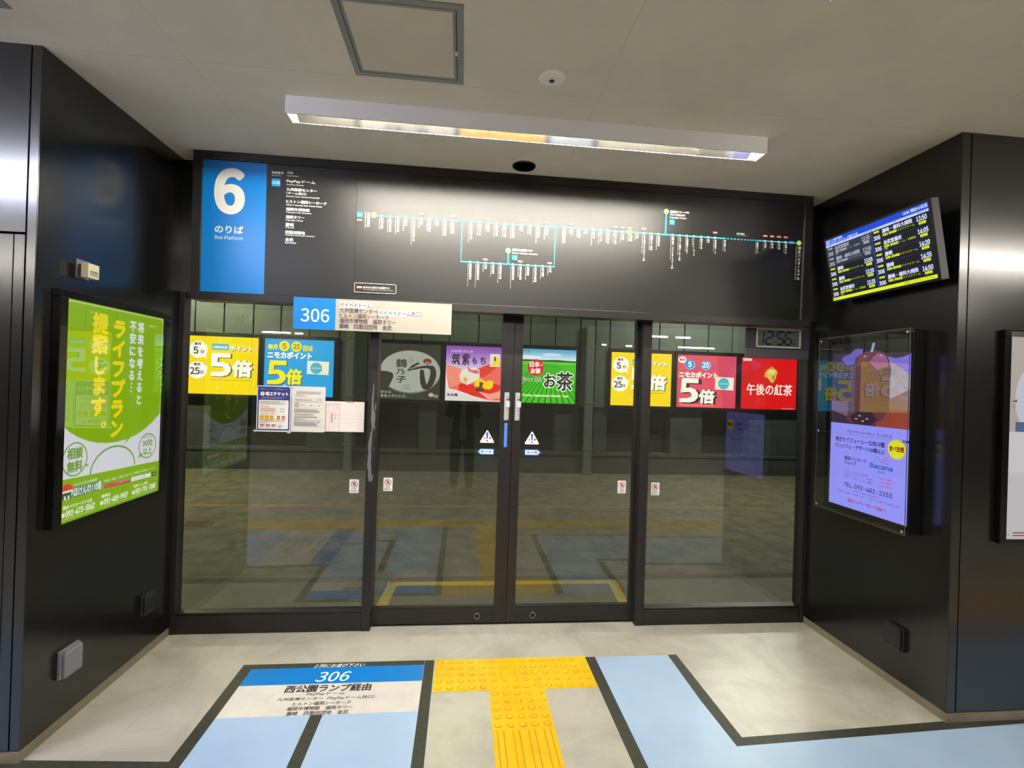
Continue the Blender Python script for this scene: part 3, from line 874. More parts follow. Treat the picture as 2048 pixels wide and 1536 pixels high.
for x, e, jp, en in zip(d2, [2.563, 2.592, 2.618, 2.593, 2.591, 2.588, 2.634, 2.618, 2.602, 2.620],
        ['四箇田団地入口', '田村七丁目', '三軒屋', '田村三丁目', '田村一丁目', '次郎丸住宅', '賀茂', '次郎丸', '稲塚田北町', '原四角'],
        ['Shikata Housing Complex', 'Tamura 7-chome', 'Sangenya', 'Tamura 3-chome', 'Tamura 1-chome', 'Jiromaru Jutaku', 'Kamo', 'Jiromaru', 'Inazukada Kitamachi', 'Hara Yotsukado']):
    stop(x + .003, T1, e, jp, en)
for x, e, jp, en in zip(d3, [2.575, 2.630, 2.615, 2.647, 2.618, 2.602, 2.590, 2.589, 2.620, 2.636, 2.490, 2.563, 2.593],
        ['西南高校前', '荒江', '原往還', '原', '原中央', '曙一丁目', '弥生二丁目', '弥生一丁目', '早良口', '百道', 'ももち浜クリニックゾーン前', '福岡タワー南口', '博物館北口'],
        ['Seinan High School', 'Arae', 'Haraokan', 'Hara', 'Sawara Ward Office', 'Akebono 1-chome', 'Yayoi 2-chome', 'Yayoi 1-chome', 'Sawaraguchi', 'Momochi', 'Momochihama Clinic Zone', 'Fukuoka Tower South', 'Hakubutsukan North']):
    stop(x + .003, T1, e, jp, en, w=.0155)
for x, e, jp, en in zip(d4, [2.450, 2.507, 2.553, 2.546, 2.592, 2.635, 2.567, 2.624, 2.624, 2.622, 2.595],
        ['医師会館・ソフトリサーチパーク前', 'ヒルトン福岡シーホーク前', '九州医療センター', 'PayPayドーム', '地行三丁目', '地行', '中央市民プール', '呉服町', '蔵本', '奥の堂', '祇園二丁目'],
        ['Ishikaikan Soft Research Park', 'Hilton Fukuoka Sea Hawk', 'Kyushu Iryo Center', 'PayPay Dome', 'Jigyo 3-chome', 'Jigyo', 'Chuo Shimin Pool', 'Gofukumachi', 'Kuramoto', 'Okunodo', 'Gion 2-chome']):
    stop(x + .003, T1, e, jp, en, w=.0150)
stop(1.583, T1, 2.584, '西公園ランプ', 'Nishikoen Ramp', w=.0150); stop(1.816, T1, 2.585, '呉服町ランプ', 'Gofukumachi Ramp', w=.0150)
for x, e, jp, en in zip(d5, [2.307, 2.306, 2.378, 2.350, 2.320, 2.318, 2.322, 2.351, 2.312, 2.350, 2.380],
        ['四箇田団地西口', '四箇田団地北口', '橋本', '田村団地', '福岡歯科大前', '田村団地北口', '田隈小学校前', '田隈新町', '次郎丸中学校前', '三十田橋', '干隈'],
        ['Shikata Housing Complex West', 'Shikata Housing Complex North', 'Hashimoto', 'Tamura Housing', 'Fukuoka Dental College', 'Tamura Housing Complex North', 'Takuma School', 'Takuma Shinmachi', 'Jiromaru Junior High', 'Sanjuda Bridge', 'Hoshikuma']):
    stop(x + .003, 2.408, e, jp, en)
stop(-.762, 2.692, 2.599, '金武営業所', 'Kanatake Bus Office', w=.0205, big=False)
stop(.929, 2.655, 2.612, '藤崎', 'Fujisaki', w=.020)
stop(2.121, 2.652, 2.420, '博多バスターミナル', 'Hakata Bus Terminal', w=.0235, big=True)
a.text('歯科大病院', .145, 2.504, LW, w=.097, h=.0165, bold=.0005); a.text('Dental College Hospital', .146, 2.485, LW, w=.165, h=.0115, bold=.0002)
a.text('福岡タワー', 1.191, 2.818, LW, w=.098, h=.0165, bold=.0005); a.text('（TNC 放送会館）', 1.191, 2.801, LW, w=.105, h=.0125, bold=.0003); a.text('Fukuoka Tower', 1.191, 2.783, LW, w=.114, h=.0115, bold=.0002)
a.text('都市高速', 1.664, 2.705, LW, w=.055, h=.0115, bold=.0004); a.text('Urban Expressway', 1.664, 2.697, LW, w=.078, h=.005)
a.grp = 'legend_box'
a.rrect(-.838, 2.190, -.580, 2.250, .010, LW); a.rrect(-.8355, 2.1925, -.5825, 2.2475, .009, SIGNBLACK); a.grp = None
fare(-.806, 2.2225, '¥100', .034, .014)
a.text('はそのバス停までの運賃です。', -.783, 2.217, LW, w=.165, h=.0135, bold=.0004); a.text('The mark displays the fare to each bus stop.', -.783, 2.206, LW, w=.185, h=.0065)
a.build(ps)

# hanging 306 plate
rp = thing('route_plate', 'blue and white 306 destination plate hung on the lower edge of the platform sign', 'sign', (-1.192, -.166, 1.945), **FRONT)
MB(WHITEFILM).box(0, .964, 0, .195, -.0078, 0, mat=pbr('plate_white', (170, 164, 152), .4), bevel=.001).build('plate', rp)
for x in (.16, .80): MB(STEEL).box(x, x + .03, .150, .185, -.0165, -.0078).build('hanger', rp)
a = Art(off=(-1.192, 1.945), z=.0003, step=.0002)
a.rect(-1.192, 1.945, -.941, 2.140, pbr('plate_blue', (0, 122, 210), .35), 'route_field')
a.text('306', -1.147, 1.992, (222, 240, 248), w=.168, h=.079, bold=.0009, res=6)
TK = (74, 58, 66); PATCH = (198, 196, 193)
a.rect(-.918, 2.085, -.725, 2.126, PATCH, 'correction_patch'); a.rect(-.685, 2.044, -.418, 2.087, PATCH, 'correction_patch')
a.text('ペイペイドーム', -.915, 2.090, TK, w=.187, h=.029, bold=.0003)
a.text('九州医療センター', -.915, 2.055, TK, w=.225, h=.031, bold=.0003); a.text('（ペイペイドーム西口）', -.690, 2.048, TK, w=.275, h=.034, bold=.0003)
a.text('ヒルトン福岡シーホーク', -.915, 2.023, TK, w=.297, h=.029, bold=.0003)
a.text('福岡市博物館　福岡タワー', -.915, 1.991, TK, w=.340, h=.031, bold=.0003)
a.text('藤崎　四箇田団地　金武', -.916, 1.957, TK, w=.318, h=.031, bold=.0003)
a.build(rp)

# clock
ck = thing('digital_clock', 'digital clock showing 12:56 in a dark grey plate below the sign', 'clock', (1.834, -.028, 1.886), **FRONT)
MB(pbr('clock_plate_grey', (66, 63, 70), .5)).box(0, .477, 0, .213, -.016, 0, bevel=.002).build('plate', ck)
m = MB(WHITEP)
for q in ((.073, .405, .203, .209), (.073, .405, .078, .086), (.073, .078, .086, .203), (.395, .405, .086, .203)): m.box(q[0], q[1], q[2], q[3], 0, .012, bevel=.001)
m.build('display_frame', ck)
MB(pbr('lcd_grey_green', (92, 98, 94), .35)).box(.078, .395, .086, .203, 0, .004).build('lcd', ck)
a = Art(z=.0044); SEG = (24, 26, 34)
def digit(x, n, w=.046, h=.088, z0=.101, t=.0115):
    on = {'1': 'bc', '2': 'abged', '5': 'afgcd', '6': 'afgedc'}[n]; sh = .1
    def P(u, v): return (x + u * w + sh * v * h, z0 + v * h)
    S = dict(a=((.12, 1), (.88, 1)), b=((1, .94), (1, .56)), c=((1, .44), (1, .06)), d=((.12, 0), (.88, 0)), e=((0, .44), (0, .06)), f=((0, .94), (0, .56)), g=((.12, .5), (.88, .5)))
    for s_ in on: a.stroke([P(*S[s_][0]), P(*S[s_][1])], t, SEG, 'digits')
digit(.075, '1'); digit(.142, '2'); digit(.224, '5'); digit(.286, '6')
a.rect(.207, .155, .213, .161, SEG, 'digits'); a.rect(.200, .112, .206, .118, SEG, 'digits')
a.text('PM', .345, .104, (48, 50, 54), w=.026, h=.012)
a.build(ck)

# ================================================================== WALL-MOUNTED THINGS IN THE NICHE
# insurance poster light box on the left wall
ip = thing('poster_light_box', 'green backlit insurance poster in a black frame on the left wall', 'poster', (XL, -.955, .942), **LEFTW)
PW, PH = .80, 1.058
m = MB(BLACKGLOSS)
for q in ((0, PW, PH - .034, PH), (0, PW, 0, .012), (0, .046, .012, PH - .034), (PW - .046, PW, .012, PH - .034)):
    m.box(q[0], q[1], q[2], q[3], 0, .036, bevel=.003)
m.build('frame', ip)
MB(BLACKPL).box(.02, PW - .02, .006, PH - .01, .002, .020).build('backing', ip)
o = MB(CLEAR).quad([(.046, .012, .032), (PW - .046, .012, .032), (PW - .046, PH - .034, .032), (.046, PH - .034, .032)]).build('cover_glass', ip)
a = Art(off=(-.0655, -.0109), scale=(.705, 1.012), z=.024, mode='lit', es=.92)
GR, LGR, PWH = (137, 184, 6), (178, 214, 96), (226, 226, 232)
a.rect(0, 0, 1, 1, LGR, 'print'); a.rrect(.014, .0, .986, .990, .03, GR, 'print', ry=.02)
arc = [(.0, .441), (.06, .405), (.13, .378), (.2, .357), (.3, .337), (.4, .327), (.5, .325), (.6, .331), (.7, .345), (.8, .370), (.9, .405), (1., .455)]
a.poly(arc + [(1, .172), (0, .196)], PWH, 'print')
a.poly([(.655, .345), (.60, .332), (.575, .305)], GR, 'print')
a.vtext('提案します。', .300, .965, .1005, (246, 226, 10), cellx=.150, bold=.009, size=.98)
a.vtext('ライフプラン', .485, .952, .1010, (246, 226, 10), cellx=.150, bold=.009, size=.98)
a.vtext('将来を考えると', .722, .960, .0650, (228, 236, 226), cellx=.080, bold=.0042)
a.vtext('不安になる…', .630, .960, .0650, (228, 236, 226), cellx=.080, bold=.0042)
GL_ = (120, 166, 60)
for cx, cy, rx, ry in ((.111, .278, .106, .078), (.846, .275, .109, .070)):
    a.ell(cx, cy, rx, ry, GL_); a.ell(cx, cy, rx - .009, ry - .0065, PWH)
a.poly([(.19, .235), (.235, .235), (.20, .25)], GL_); a.poly([(.755, .245), (.735, .215), (.79, .23)], GL_)
a.text('相談', .111, .281, GL_, w=.125, h=.050, align='C', bold=.003); a.text('無料', .111, .220, GL_, w=.125, h=.050, align='C', bold=.003)
a.text('提携保険会社', .846, .318, GL_, w=.11, h=.014, align='C'); a.text('30社', .846, .274, GL_, w=.125, h=.037, align='C', bold=.002); a.text('以上', .846, .226, GL_, w=.105, h=.037, align='C', bold=.002)
arcp = [(.47 + .225 * math.cos(math.radians(d)), .187 + .118 * math.sin(math.radians(d))) for d in range(0, 181, 9)]
a.stroke(arcp, .012, GL_, wy=.009)
a.poly([(0, 0), (1, 0), (1, .174), (0, .196)], GR, 'print')
a.ell(.052, .138, .05, .036, (238, 236, 230)); a.poly([(.004, .143), (.10, .143)] + [(.052 + .05 * math.cos(math.radians(d)), .138 + .036 * math.sin(math.radians(d))) for d in range(8, 173, 15)], (224, 66, 40))
a.poly([(.016, .104), (.016, .134), (.088, .134), (.088, .104), (.074, .104), (.074, .120), (.059, .120), (.059, .104), (.045, .104), (.045, .120), (.030, .120), (.030, .104)], (50, 92, 60))
a.text('あなたのまちの保険相談', .112, .153, (236, 244, 226), w=.20, h=.014)
a.text('ほけんの110番', .108, .106, (40, 106, 96), w=.245, h=.043, bold=.0075); a.text('ほけんの110番', .108, .106, (232, 240, 228), w=.245, h=.043, bold=.002)
a.text('見直し相談・新規ご加入のご相談はお気軽にどうぞ！', .38, .134, (232, 244, 216), w=.565, h=.013)
a.poly([(.38, .104), (.65, .098), (.65, .117), (.38, .122)], (206, 38, 92)); a.text('ホームページからも相談予約受付中', .39, .108, (246, 226, 232), w=.25, h=.009)
a.poly([(.66, .099), (.895, .095), (.895, .117), (.66, .121)], (240, 242, 240)); a.text('ほけん110番', .68, .103, (120, 150, 90), w=.15, h=.010)
a.rect(.905, .095, .965, .117, (36, 44, 30)); a.text('検索', .935, .101, WH, w=.042, h=.010, align='C')
for x, w, t, n in ((.012, .245, '博多バスターミナル店', '☎092-473-5542'), (.345, .085, '香椎店', '☎092-400-9907'), (.675, .17, '天神イムズ店', '☎092-791-7088')):
    a.text(t, x + .01, .060, (236, 246, 222), w=w, h=.016, bold=.001); a.text(n[1:], x + .035, .024, (236, 246, 222), w=.245, h=.028, bold=.0022)
    a.rrect(x - .002, .026, x + .026, .046, .004, (236, 246, 222)); a.rect(x, .014, x + .28, .017, (190, 222, 120))
a.build(ip)

# thermostat box, utility boxes
th = thing('temperature_sensor', 'small cream sensor box on a grey plate above the green poster', 'sensor', (XL, -.835, 2.072), **LEFTW)
MB(GREYP).box(.004, .080, .002, .089, 0, .005, bevel=.001).build('mounting_plate', th)
MB(pbr('red_brown_side', (82, 54, 44), .5)).box(.010, .056, .008, .066, .005, .028).build('base', th)
m = MB(CREAMP); m.box(-.003, .063, .003, .070, .027, .062, bevel=.0035); hsg = m.build('housing', th)
MB(pbr('vent_dark', (96, 90, 74), .6)).box(.006, .054, .032, .0365, .0615, .0625).build('slot', hsg)
MB(pbr('name_label_grey', (164, 158, 140), .5)).box(.005, .055, .013, .031, .0615, .0623).build('name_label', hsg)
def flip_box(label, org, orient, w, h, mat, cat='outlet'):
    t = thing('outlet_box', label, cat, org, group=None, **orient)
    MB(mat).box(0, w, 0, h, 0, .016, bevel=.003).build('base', t)
    c = MB(mat); c.box(.004, w - .004, .003, h - .010, .016, .034, bevel=.006, seg=3); lid = c.build('lid', t)
    MB(mat).box(.010, w - .010, h - .012, h - .002, .014, .030, bevel=.002).build('hinge', t)
    MB(STEEL).lathe([(0, .0362), (.003, .0362), (.0035, .034)], 'z', (w / 2, .018, 0), 14).build('latch_screw', lid)
    return t
flip_box('grey lidded outlet box low on the left wall near the camera', (XL, -.862, .232), LEFTW, .112, .128, GREYP)
flip_box('black lidded outlet box low on the left wall beside the doors', (XL, -.298, .250), LEFTW, .092, .122, pbr('black_box', (30, 31, 34), .35))
flip_box('black lidded outlet box low on the right wall below the digital screen', (XR, -.690, .222), RIGHTW, .118, .128, pbr('black_box', (30, 31, 34), .35))

# digital signage on the right wall
dsg = thing('digital_signage', 'tall digital restaurant advert screen behind clear acrylic on the right wall', 'screen', (XR, -.228, .895), **RIGHTW)
MB(BLACKPL).box(.04, .648, .0, 1.12, 0, .078, bevel=.004).build('screen_case', dsg)
m = MB(BLACKGLOSS); m.box(.045, .643, .012, 1.108, .078, .086, bevel=.003); m.build('bezel', dsg)
a = Art(off=(-.075, -.050), z=.0864, mode='lit', es=1.0)
LAV = (150, 152, 255)
# (u right, v up) metres from the lower left of the lit area
a.clip = (.0, .0, .574, 1.022)
a.rect(.0, .0, .566, 1.022, (8, 8, 14), 'picture')
a.rect(.018, .0, .594 - .02, .530, LAV, 'picture')
a.rect(.018, .520, .574, .965, (58, 40, 66), 'picture')
a.poly([(.018, .965), (.574, .940), (.574, 1.022), (.0, 1.022)], (16, 14, 22), 'picture')
a.poly([(.09, .925), (.115, .945), (.16, .955), (.20, .985), (.255, .98), (.25, .93), (.21, .89), (.13, .885)], (104, 92, 190), 'picture'); a.poly([(.43, .925), (.48, .912), (.53, .918), (.574, .935), (.574, .815), (.50, .845), (.45, .86)], (122, 112, 216), 'picture')
a.poly([(.44, .90), (.574, .82), (.574, .70), (.45, .66)], (160, 150, 170), 'picture')
a.poly([(.40, .66), (.574, .74), (.574, .60), (.40, .58)], (128, 96, 104), 'picture')
a.poly([(.36, .62), (.574, .62), (.574, .522), (.36, .520)], (150, 64, 48), 'picture')
a.poly([(.018, .66), (.16, .66), (.15, .565), (.018, .60)], (120, 88, 110), 'picture')
a.poly([(.170, .86), (.205, .93), (.27, .962), (.34, .968), (.40, .950), (.44, .90), (.455, .84), (.44, .74), (.45, .62), (.40, .56), (.34, .522), (.20, .520), (.145, .545), (.160, .62), (.185, .70), (.165, .78)], (96, 56, 66), 'picture')
a.poly([(.30, .90), (.36, .95), (.42, .93), (.44, .87), (.36, .85)], (150, 88, 140), 'picture')
a.poly([(.20, .88), (.25, .94), (.31, .945), (.29, .87)], (118, 70, 72), 'picture')
a.poly([(.17, .57), (.22, .60), (.33, .60), (.37, .56), (.33, .525), (.2, .523)], (52, 34, 44), 'picture')
a.stroke([(.318, .958), (.334, 1.010)], .018, (150, 160, 210), 'picture')
for x, y in ((.385, .935), (.27, .935), (.245, .575), (.27, .545), (.30, .56), (.22, .555)): a.ell(x, y, .010, .005, (176, 150, 200), group='picture')
VT = (66, 34, 120); PK = (196, 60, 150)
a.text('ブラジリアン バーベキュー［シュラスコ］', .154, .463, VT, w=.316, h=.019, bold=.0004)
a.text('焼きたてジューシーな肉10種', .064, .404, VT, w=.362, h=.030, bold=.0008)
a.text('ビュッフェ・デザート50種以上', .066, .366, VT, w=.362, h=.026, bold=.0008)
a.ell(.503, .405, .0545, .0545, (226, 230, 20)); a.text('食べ放題', .503, .392, (150, 52, 30), w=.092, h=.030, align='C', bold=.0012)
a.text('銀座バッカーナ', .139, .295, VT, w=.168, h=.024, bold=.0006); a.text('ジョイア', .140, .267, VT, w=.09, h=.021, bold=.0006)
a.stroke([(.361, .312), (.368, .332), (.378, .344), (.386, .345), (.394, .335), (.403, .319), (.415, .318), (.430, .320), (.446, .312), (.460, .302)], .0022, (60, 84, 180))
a.text('Joia', .407, .331, (214, 80, 170), w=.045, h=.016, bold=.0006)
a.text('Bacana', .332, .278, (30, 90, 190), w=.15, h=.026, bold=.0012); a.text('Ginza', .386, .257, (50, 110, 190), w=.046, h=.012, bold=.0004)
for i, (t, p) in enumerate((('ディナーシュラスコ（肉10種）', '¥2,980（税別）'), ('土日祝シュラスコ・ランチ（肉10種）', '¥1,980（税別）'), ('平日ミニシュラスコ・ランチ（肉5種）', '¥1,780（税別）'))):
    a.text(t, .142, .217 - .0185 * i, VT, w=(.174, .206, .207)[i], h=.0115); a.text(p, .398, .219 - .020 * i, PK, w=.085, h=.011, bold=.0003)
    a.rect(.354, .2225 - .0185 * i, .392, .2232 - .0185 * i, (120, 110, 210))
a.text('TEL. 092-481-2253', .142, .129, VT, w=.343, h=.026, bold=.0007)
a.text('営業時間（年中無休・年末年始を除く）', .210, .107, VT, w=.20, h=.0095)
a.text('11:00～15:00（14:00 L.O.）  17:30～23:00（22:00 L.O.）', .090, .086, VT, w=.446, h=.0125)
a.text('赤エレベーターで8Fへ', .178, .038, (176, 40, 120), w=.274, h=.022, bold=.0008)
a.build(dsg)
m = MB(CLEAR); m.quad([(-.002, .004, .110), (.660, .004, .110), (.660, 1.118, .110), (-.002, 1.118, .110)])
EDGE = pbr('acrylic_edge', (92, 98, 96), .25)
for q in ((-.004, -.002, .002, 1.12), (.660, .662, .002, 1.12), (-.002, .660, .002, .004), (-.002, .660, 1.118, 1.12), (-.002, .660, .5045, .5055)): m.box(q[0], q[1], q[2], q[3], .106, .1102, mat=EDGE)
m.build('acrylic_cover', dsg)
for (u, v) in ((.014, .020), (.645, .020), (.014, 1.100), (.645, 1.100), (.010, .505), (.648, .505)):
    MB(CHROME).lathe([(.006, .070), (.006, .106), (.009, .1062), (.009, .113), (.0065, .1165), (0, .1165)], 'z', (u, v, 0), 18).build('standoff', dsg)

# departure monitor
T = math.radians(10.35)
dm = thing('departure_monitor', 'tilted departure screen listing 306 bus times high on the right wall', 'monitor', (2.253, -.318, 2.256), (0, -1, 0), (-math.sin(T), 0, math.cos(T)))
MW, MH = .70, .3937
m = MB(BLACKPL); m.box(-.012, MW + .014, -.014, MH + .012, -.042, -.004, bevel=.004); m.build('screen_case', dm)
m = MB(BLACKPL)
for q in ((-.012, MW + .014, MH, MH + .012), (-.012, MW + .014, -.014, 0), (-.012, 0, 0, MH), (MW, MW + .014, 0, MH)): m.box(q[0], q[1], q[2], q[3], -.004, .002, bevel=.001)
m.build('bezel', dm)
MB(pbr('grey_side_cover', (44, 44, 46), .5)).box(MW + .0142, MW + .018, -.012, MH + .010, -.042, .0).build('side_cover', dm)
m = MB(BLACKPL)
m.box(.25, .45, .10, .30, -.052, -.042); m.tube([(.35, .20, -.05), (.35, .19, -.105)], .018, 12); m.build('wall_bracket', dm)
a = Art(scale=(MW, MH), z=.0004, mode='lit', es=1.0)
NV, LN = (5, 6, 16), (20, 40, 120)
a.rect(0, 0, 1, 1, NV, 'screen'); a.rect(0, .912, 1, 1, (10, 70, 214), 'screen'); a.rect(0, .878, 1, .912, (196, 206, 250), 'screen')
a.rect(0, .0, 1, .05, (222, 236, 30), 'screen')
rows = [.878, .711, .545, .380, .215, .05]
for i in range(1, 5):
    a.rect(0, rows[i] - .003, 1, rows[i] + .003, LN, 'screen')
a.rect(0, .545, .497, .878, (44, 48, 62), 'screen'); a.rect(0, .709, .497, .713, (30, 40, 90), 'screen')
a.rect(.497, .05, .506, .90, (24, 70, 180), 'screen')
for x in (.095, .39, .595, .885): a.rect(x - .0012, .05, x + .0012, .878, LN, 'screen')
SW, SY, SG = (214, 222, 255), (210, 226, 30), (166, 172, 190)
a.text('西鉄バス運行情報', .008, .958, (180, 206, 255), w=.19, h=.034, bold=.001); a.text('博多バスターミナル  ６番のりば', .008, .918, (190, 214, 255), w=.36, h=.034, bold=.001)
a.text('12:56 現在の状況', .80, .935, (200, 220, 255), w=.195, h=.046, bold=.001)
for x, t in ((.03, '番号'), (.20, '行先'), (.42, '発車時刻'), (.535, '番号'), (.70, '行先'), (.91, '発車時刻')): a.text(t, x, .884, (90, 100, 140), w=len(t) * .018, h=.022)
E1, K1, F1 = '藤崎・歯科大病院', '金武営業所', '藤崎'
data = [[('12:35', K1, '1'), ('12:50', E1, '0'), ('13:05', F1, '0'), ('13:20', F1, '0'), ('13:35', K1, '1')],
        [('13:50', E1, '0'), ('14:05', K1, '1'), ('14:20', F1, '0'), ('14:35', F1, '0'), ('14:50', E1, '0')]]
for c in range(2):
    bx = 0 if c == 0 else .503
    for i, (tm, dest, kind) in enumerate(data[c]):
        y0, y1 = rows[i + 1], rows[i]; gray = c == 0 and i < 2
        w1, w2 = (SG, SG) if gray else (SW, SY)
        a.text('都市高速', bx + .022, y1 - .047, w2, w=.052, h=.030, bold=.0012)
        a.text('306', bx + .016, y0 + .022, w1, w=.062, h=.060, bold=.0016)
        dw = {E1: .262, K1: .160, F1: .066}[dest]
        a.text(dest, bx + .103, y1 - .078, w1, w=dw, h=.060, bold=.0012)
        a.text('呉服町', bx + .103, y0 + .043, w2, w=.05, h=.034, bold=.001); a.text('都市高速', bx + .160, y0 + .043, w2, w=.068, h=.034, bold=.0014)
        if kind == '0': a.text('ペイペイドーム', bx + .232, y0 + .043, w2, w=.148, h=.032)
        else:
            a.text('ドーム・四箇田', bx + .232, y0 + .043, w2, w=.145, h=.032); a.text('団地', bx + .103, y0 + .010, w2, w=.032, h=.028)
        a.text(tm, bx + .400, y1 - .088, w1, w=.080, h=.062, bold=.0016); a.text('始発前', bx + .413, y0 + .028, w2, w=.058, h=.040, bold=.0014)
a.text('お知らせ', .01, .010, (110, 120, 20), w=.07, h=.030); a.text('西鉄バスグループでは、', .74, .010, (90, 96, 20), w=.25, h=.030)
a.build(dm)

# framed notice on the front of the right pillar, cut by the photo's edge
np_ = thing('notice_frame', 'framed white notice on the front of the right pillar, cut by the photo edge', 'poster', (2.590, YF, .912), **FRONT)
m = MB(BLACKGLOSS)
for q in ((0, .78, 1.055, 1.09), (0, .78, 0, .022), (0, .036, .022, 1.055), (.744, .78, .022, 1.055)): m.box(q[0], q[1], q[2], q[3], 0, .028, bevel=.003)
m.build('frame', np_)
MB(CHROME).box(.03, .75, 1.0555, 1.080, .028, .0305, bevel=.001).build('top_clip', np_)
MB(WHITEP).box(.03, .75, .02, 1.06, .004, .014).build('backing', np_)
a = Art(z=.0145, mode='lit', es=.62)
a.rect(.036, .022, .744, 1.055, (226, 220, 222), 'print'); a.rect(.036, .57, .744, 1.055, (206, 192, 186), 'print')
a.ell(.17, .74, .09, .16, (224, 228, 240), group='print'); a.rect(.085, .55, .18, .62, (90, 116, 150), 'print')
a.poly([(.058, .725), (.09, .735), (.09, .72)], (110, 96, 120), 'print'); a.text('F3', .062, .690, (130, 118, 130), w=.018, h=.018)
a.rect(.036, .36, .744, .57, (236, 232, 234), 'print')
a.rrect(.045, .040, .070, .046, .002, (176, 172, 176)); a.rect(.085, .050, .16, .056, (150, 80, 88)); a.rect(.085, .036, .16, .042, (150, 80, 88))
a.build(np_)
# and the letters on the left pillar front at the very edge
lt = thing('pillar_lettering', 'tiny strip of white lettering on the left pillar at the photo edge', 'lettering', (-2.135, YF - .0005, 1.40), **FRONT)
a = Art(z=.0); a.vtext('手荷物預り', .050, .24, .046, (206, 206, 206), bold=.001); a.build(lt)

# ================================================================== NOTICES AND STICKERS ON THE GLASS
def sheet(name, label, cat, x, z, w, h, y, group=None):
    return thing(name, label, cat, (x, y, z), group=group, **FRONT)
def paper(t, w, h, col):
    return MB(pbr('paper_%d_%d_%d' % col, col, .7, 0, .2)).box(0, w, 0, h, -.0007, 0).build('sheet', t)
GZ = .0285
n1 = sheet('paper_notice', 'blue and white coupon notice taped to the left glass bay', 'notice', -1.466, 1.289, .211, .297, GZ)
paper(n1, .211, .297, (238, 238, 244))
a = Art(z=.0002); NB = (52, 56, 132)
a.rect(.005, .008, .206, .292, NB); a.rrect(.013, .017, .198, .205, .006, (242, 240, 240))
a.text('西鉄博多バスターミナルから福岡空港方面へおトク', .020, .272, (190, 196, 230), w=.170, h=.008)
a.ell(.034, .245, .0135, .0135, (242, 240, 240)); a.rect(.0322, .244, .0358, .254, NB); a.ell(.034, .2385, .0022, .0022, NB)
a.text('積エチケット'.replace('積', '咳'), .054, .233, WH, w=.140, h=.026, bold=.0012)
a.greek(.030, .212, .19, .226, 2, (150, 154, 200), 3)
TG_ = (128, 124, 128)
a.greek(.020, .176, .190, .200, 4, TG_, 4, ragged=.3); a.greek(.022, .160, .09, .168, 1, TG_, 5)
a.greek(.024, .126, .130, .156, 4, (214, 96, 96), 6); a.greek(.024, .112, .13, .120, 1, (214, 110, 110), 7)
for x, z in ((.152, .150), (.166, .145), (.152, .133), (.168, .130)): a.ell(x, z, .004, .004, (150, 146, 150))
for i, (x, c) in enumerate(((.030, (206, 150, 40)), (.060, (196, 130, 30)), (.090, (214, 120, 60)), (.133, (150, 110, 60)), (.163, (222, 96, 70)))):
    if i < 3: a.rect(x - .012, .074, x + .020, .108, (240, 214, 100))
    a.rrect(x - .004, .078, x + .014, .104, .004, c); a.rrect(x, .083, x + .010, .096, .003, (234, 190, 130))
a.greek(.022, .066, .18, .072, 1, TG_, 8); a.greek(.022, .054, .08, .060, 1, (120, 96, 140), 9)
for i, x in enumerate((.024, .060, .096)):
    a.rrect(x, .040, x + .027, .047, .003, (186, 64, 60)); a.greek(x + .001, .024, x + .026, .038, 3, (200, 140, 120), 10 + i)
a.greek(.136, .026, .165, .044, 3, TG_, 14)
a.build(n1)
m = MB(pbr('clear_tape', (196, 192, 178), .35))
for (u, v, r_) in ((-.006, .290, .3), (.214, .286, -.4), (-.004, .004, -.6), (.205, -.002, .5)):
    m.prism([(u + .016 * math.cos(r_ + k), v + .009 * math.sin(r_ + k)) for k in (0.4, 1.9, 3.5, 5.0)], .0004, .0007)
m.build('tape', n1)
n2 = sheet('paper_notice', 'white printed A4 notice taped beside the blue coupon notice', 'notice', -1.251, 1.291, .213, .297, GZ)
paper(n2, .213, .297, (226, 222, 218))
a = Art(z=.0002)
a.greek(.030, .246, .190, .266, 3, (110, 106, 112), 21, ragged=.1); a.greek(.024, .236, .10, .242, 1, (80, 76, 82), 22); a.greek(.026, .228, .12, .233, 1, (120, 116, 120), 23)
for q in ((.020, .200, .195, .218), (.020, .155, .195, .196)):
    a.stroke([(q[0], q[1]), (q[2], q[1]), (q[2], q[3]), (q[0], q[3])], .0009, (150, 146, 148), closed=True)
for x in (.055, .085, .115, .150): a.rect(x, .155, x + .0008, .196, (160, 156, 158))
a.greek(.024, .203, .150, .215, 2, (160, 156, 156), 24); a.stroke([(.158, .196), (.197, .196), (.197, .222), (.158, .222)], .0014, (196, 110, 116), closed=True); a.greek(.162, .208, .192, .214, 1, (206, 110, 116), 25)
a.greek(.022, .160, .050, .192, 4, (180, 130, 130), 26, ragged=.1)
for x in (.065, .122, .168): a.rect(x, .172, x + .010, .176, (80, 76, 80))
a.greek(.022, .126, .190, .150, 3, (120, 116, 120), 27); a.greek(.022, .108, .15, .120, 2, (130, 126, 130), 28); a.greek(.022, .092, .185, .103, 2, (120, 116, 120), 29)
a.greek(.016, .082, .100, .088, 1, (70, 66, 72), 30); a.greek(.020, .072, .19, .078, 1, (130, 126, 130), 31)
a.stroke([(.016, .036), (.195, .036), (.195, .068), (.016, .068)], .0009, (150, 146, 148), closed=True); a.greek(.020, .040, .185, .066, 4, (110, 104, 110), 32)
a.build(n2)
n3 = sheet('paper_notice', 'pink-ruled timetable form taped right of the white A4 notice', 'notice', -1.038, 1.297, .252, .200, GZ + .0012)
paper(n3, .252, .200, (232, 216, 214))
a = Art(z=.0002); PR = (206, 150, 152)
a.rect(.004, .004, .248, .196, (236, 224, 222)); a.rect(.003, .008, .008, .19, (226, 120, 130)); a.rect(.135, .192, .19, .198, (210, 120, 126))
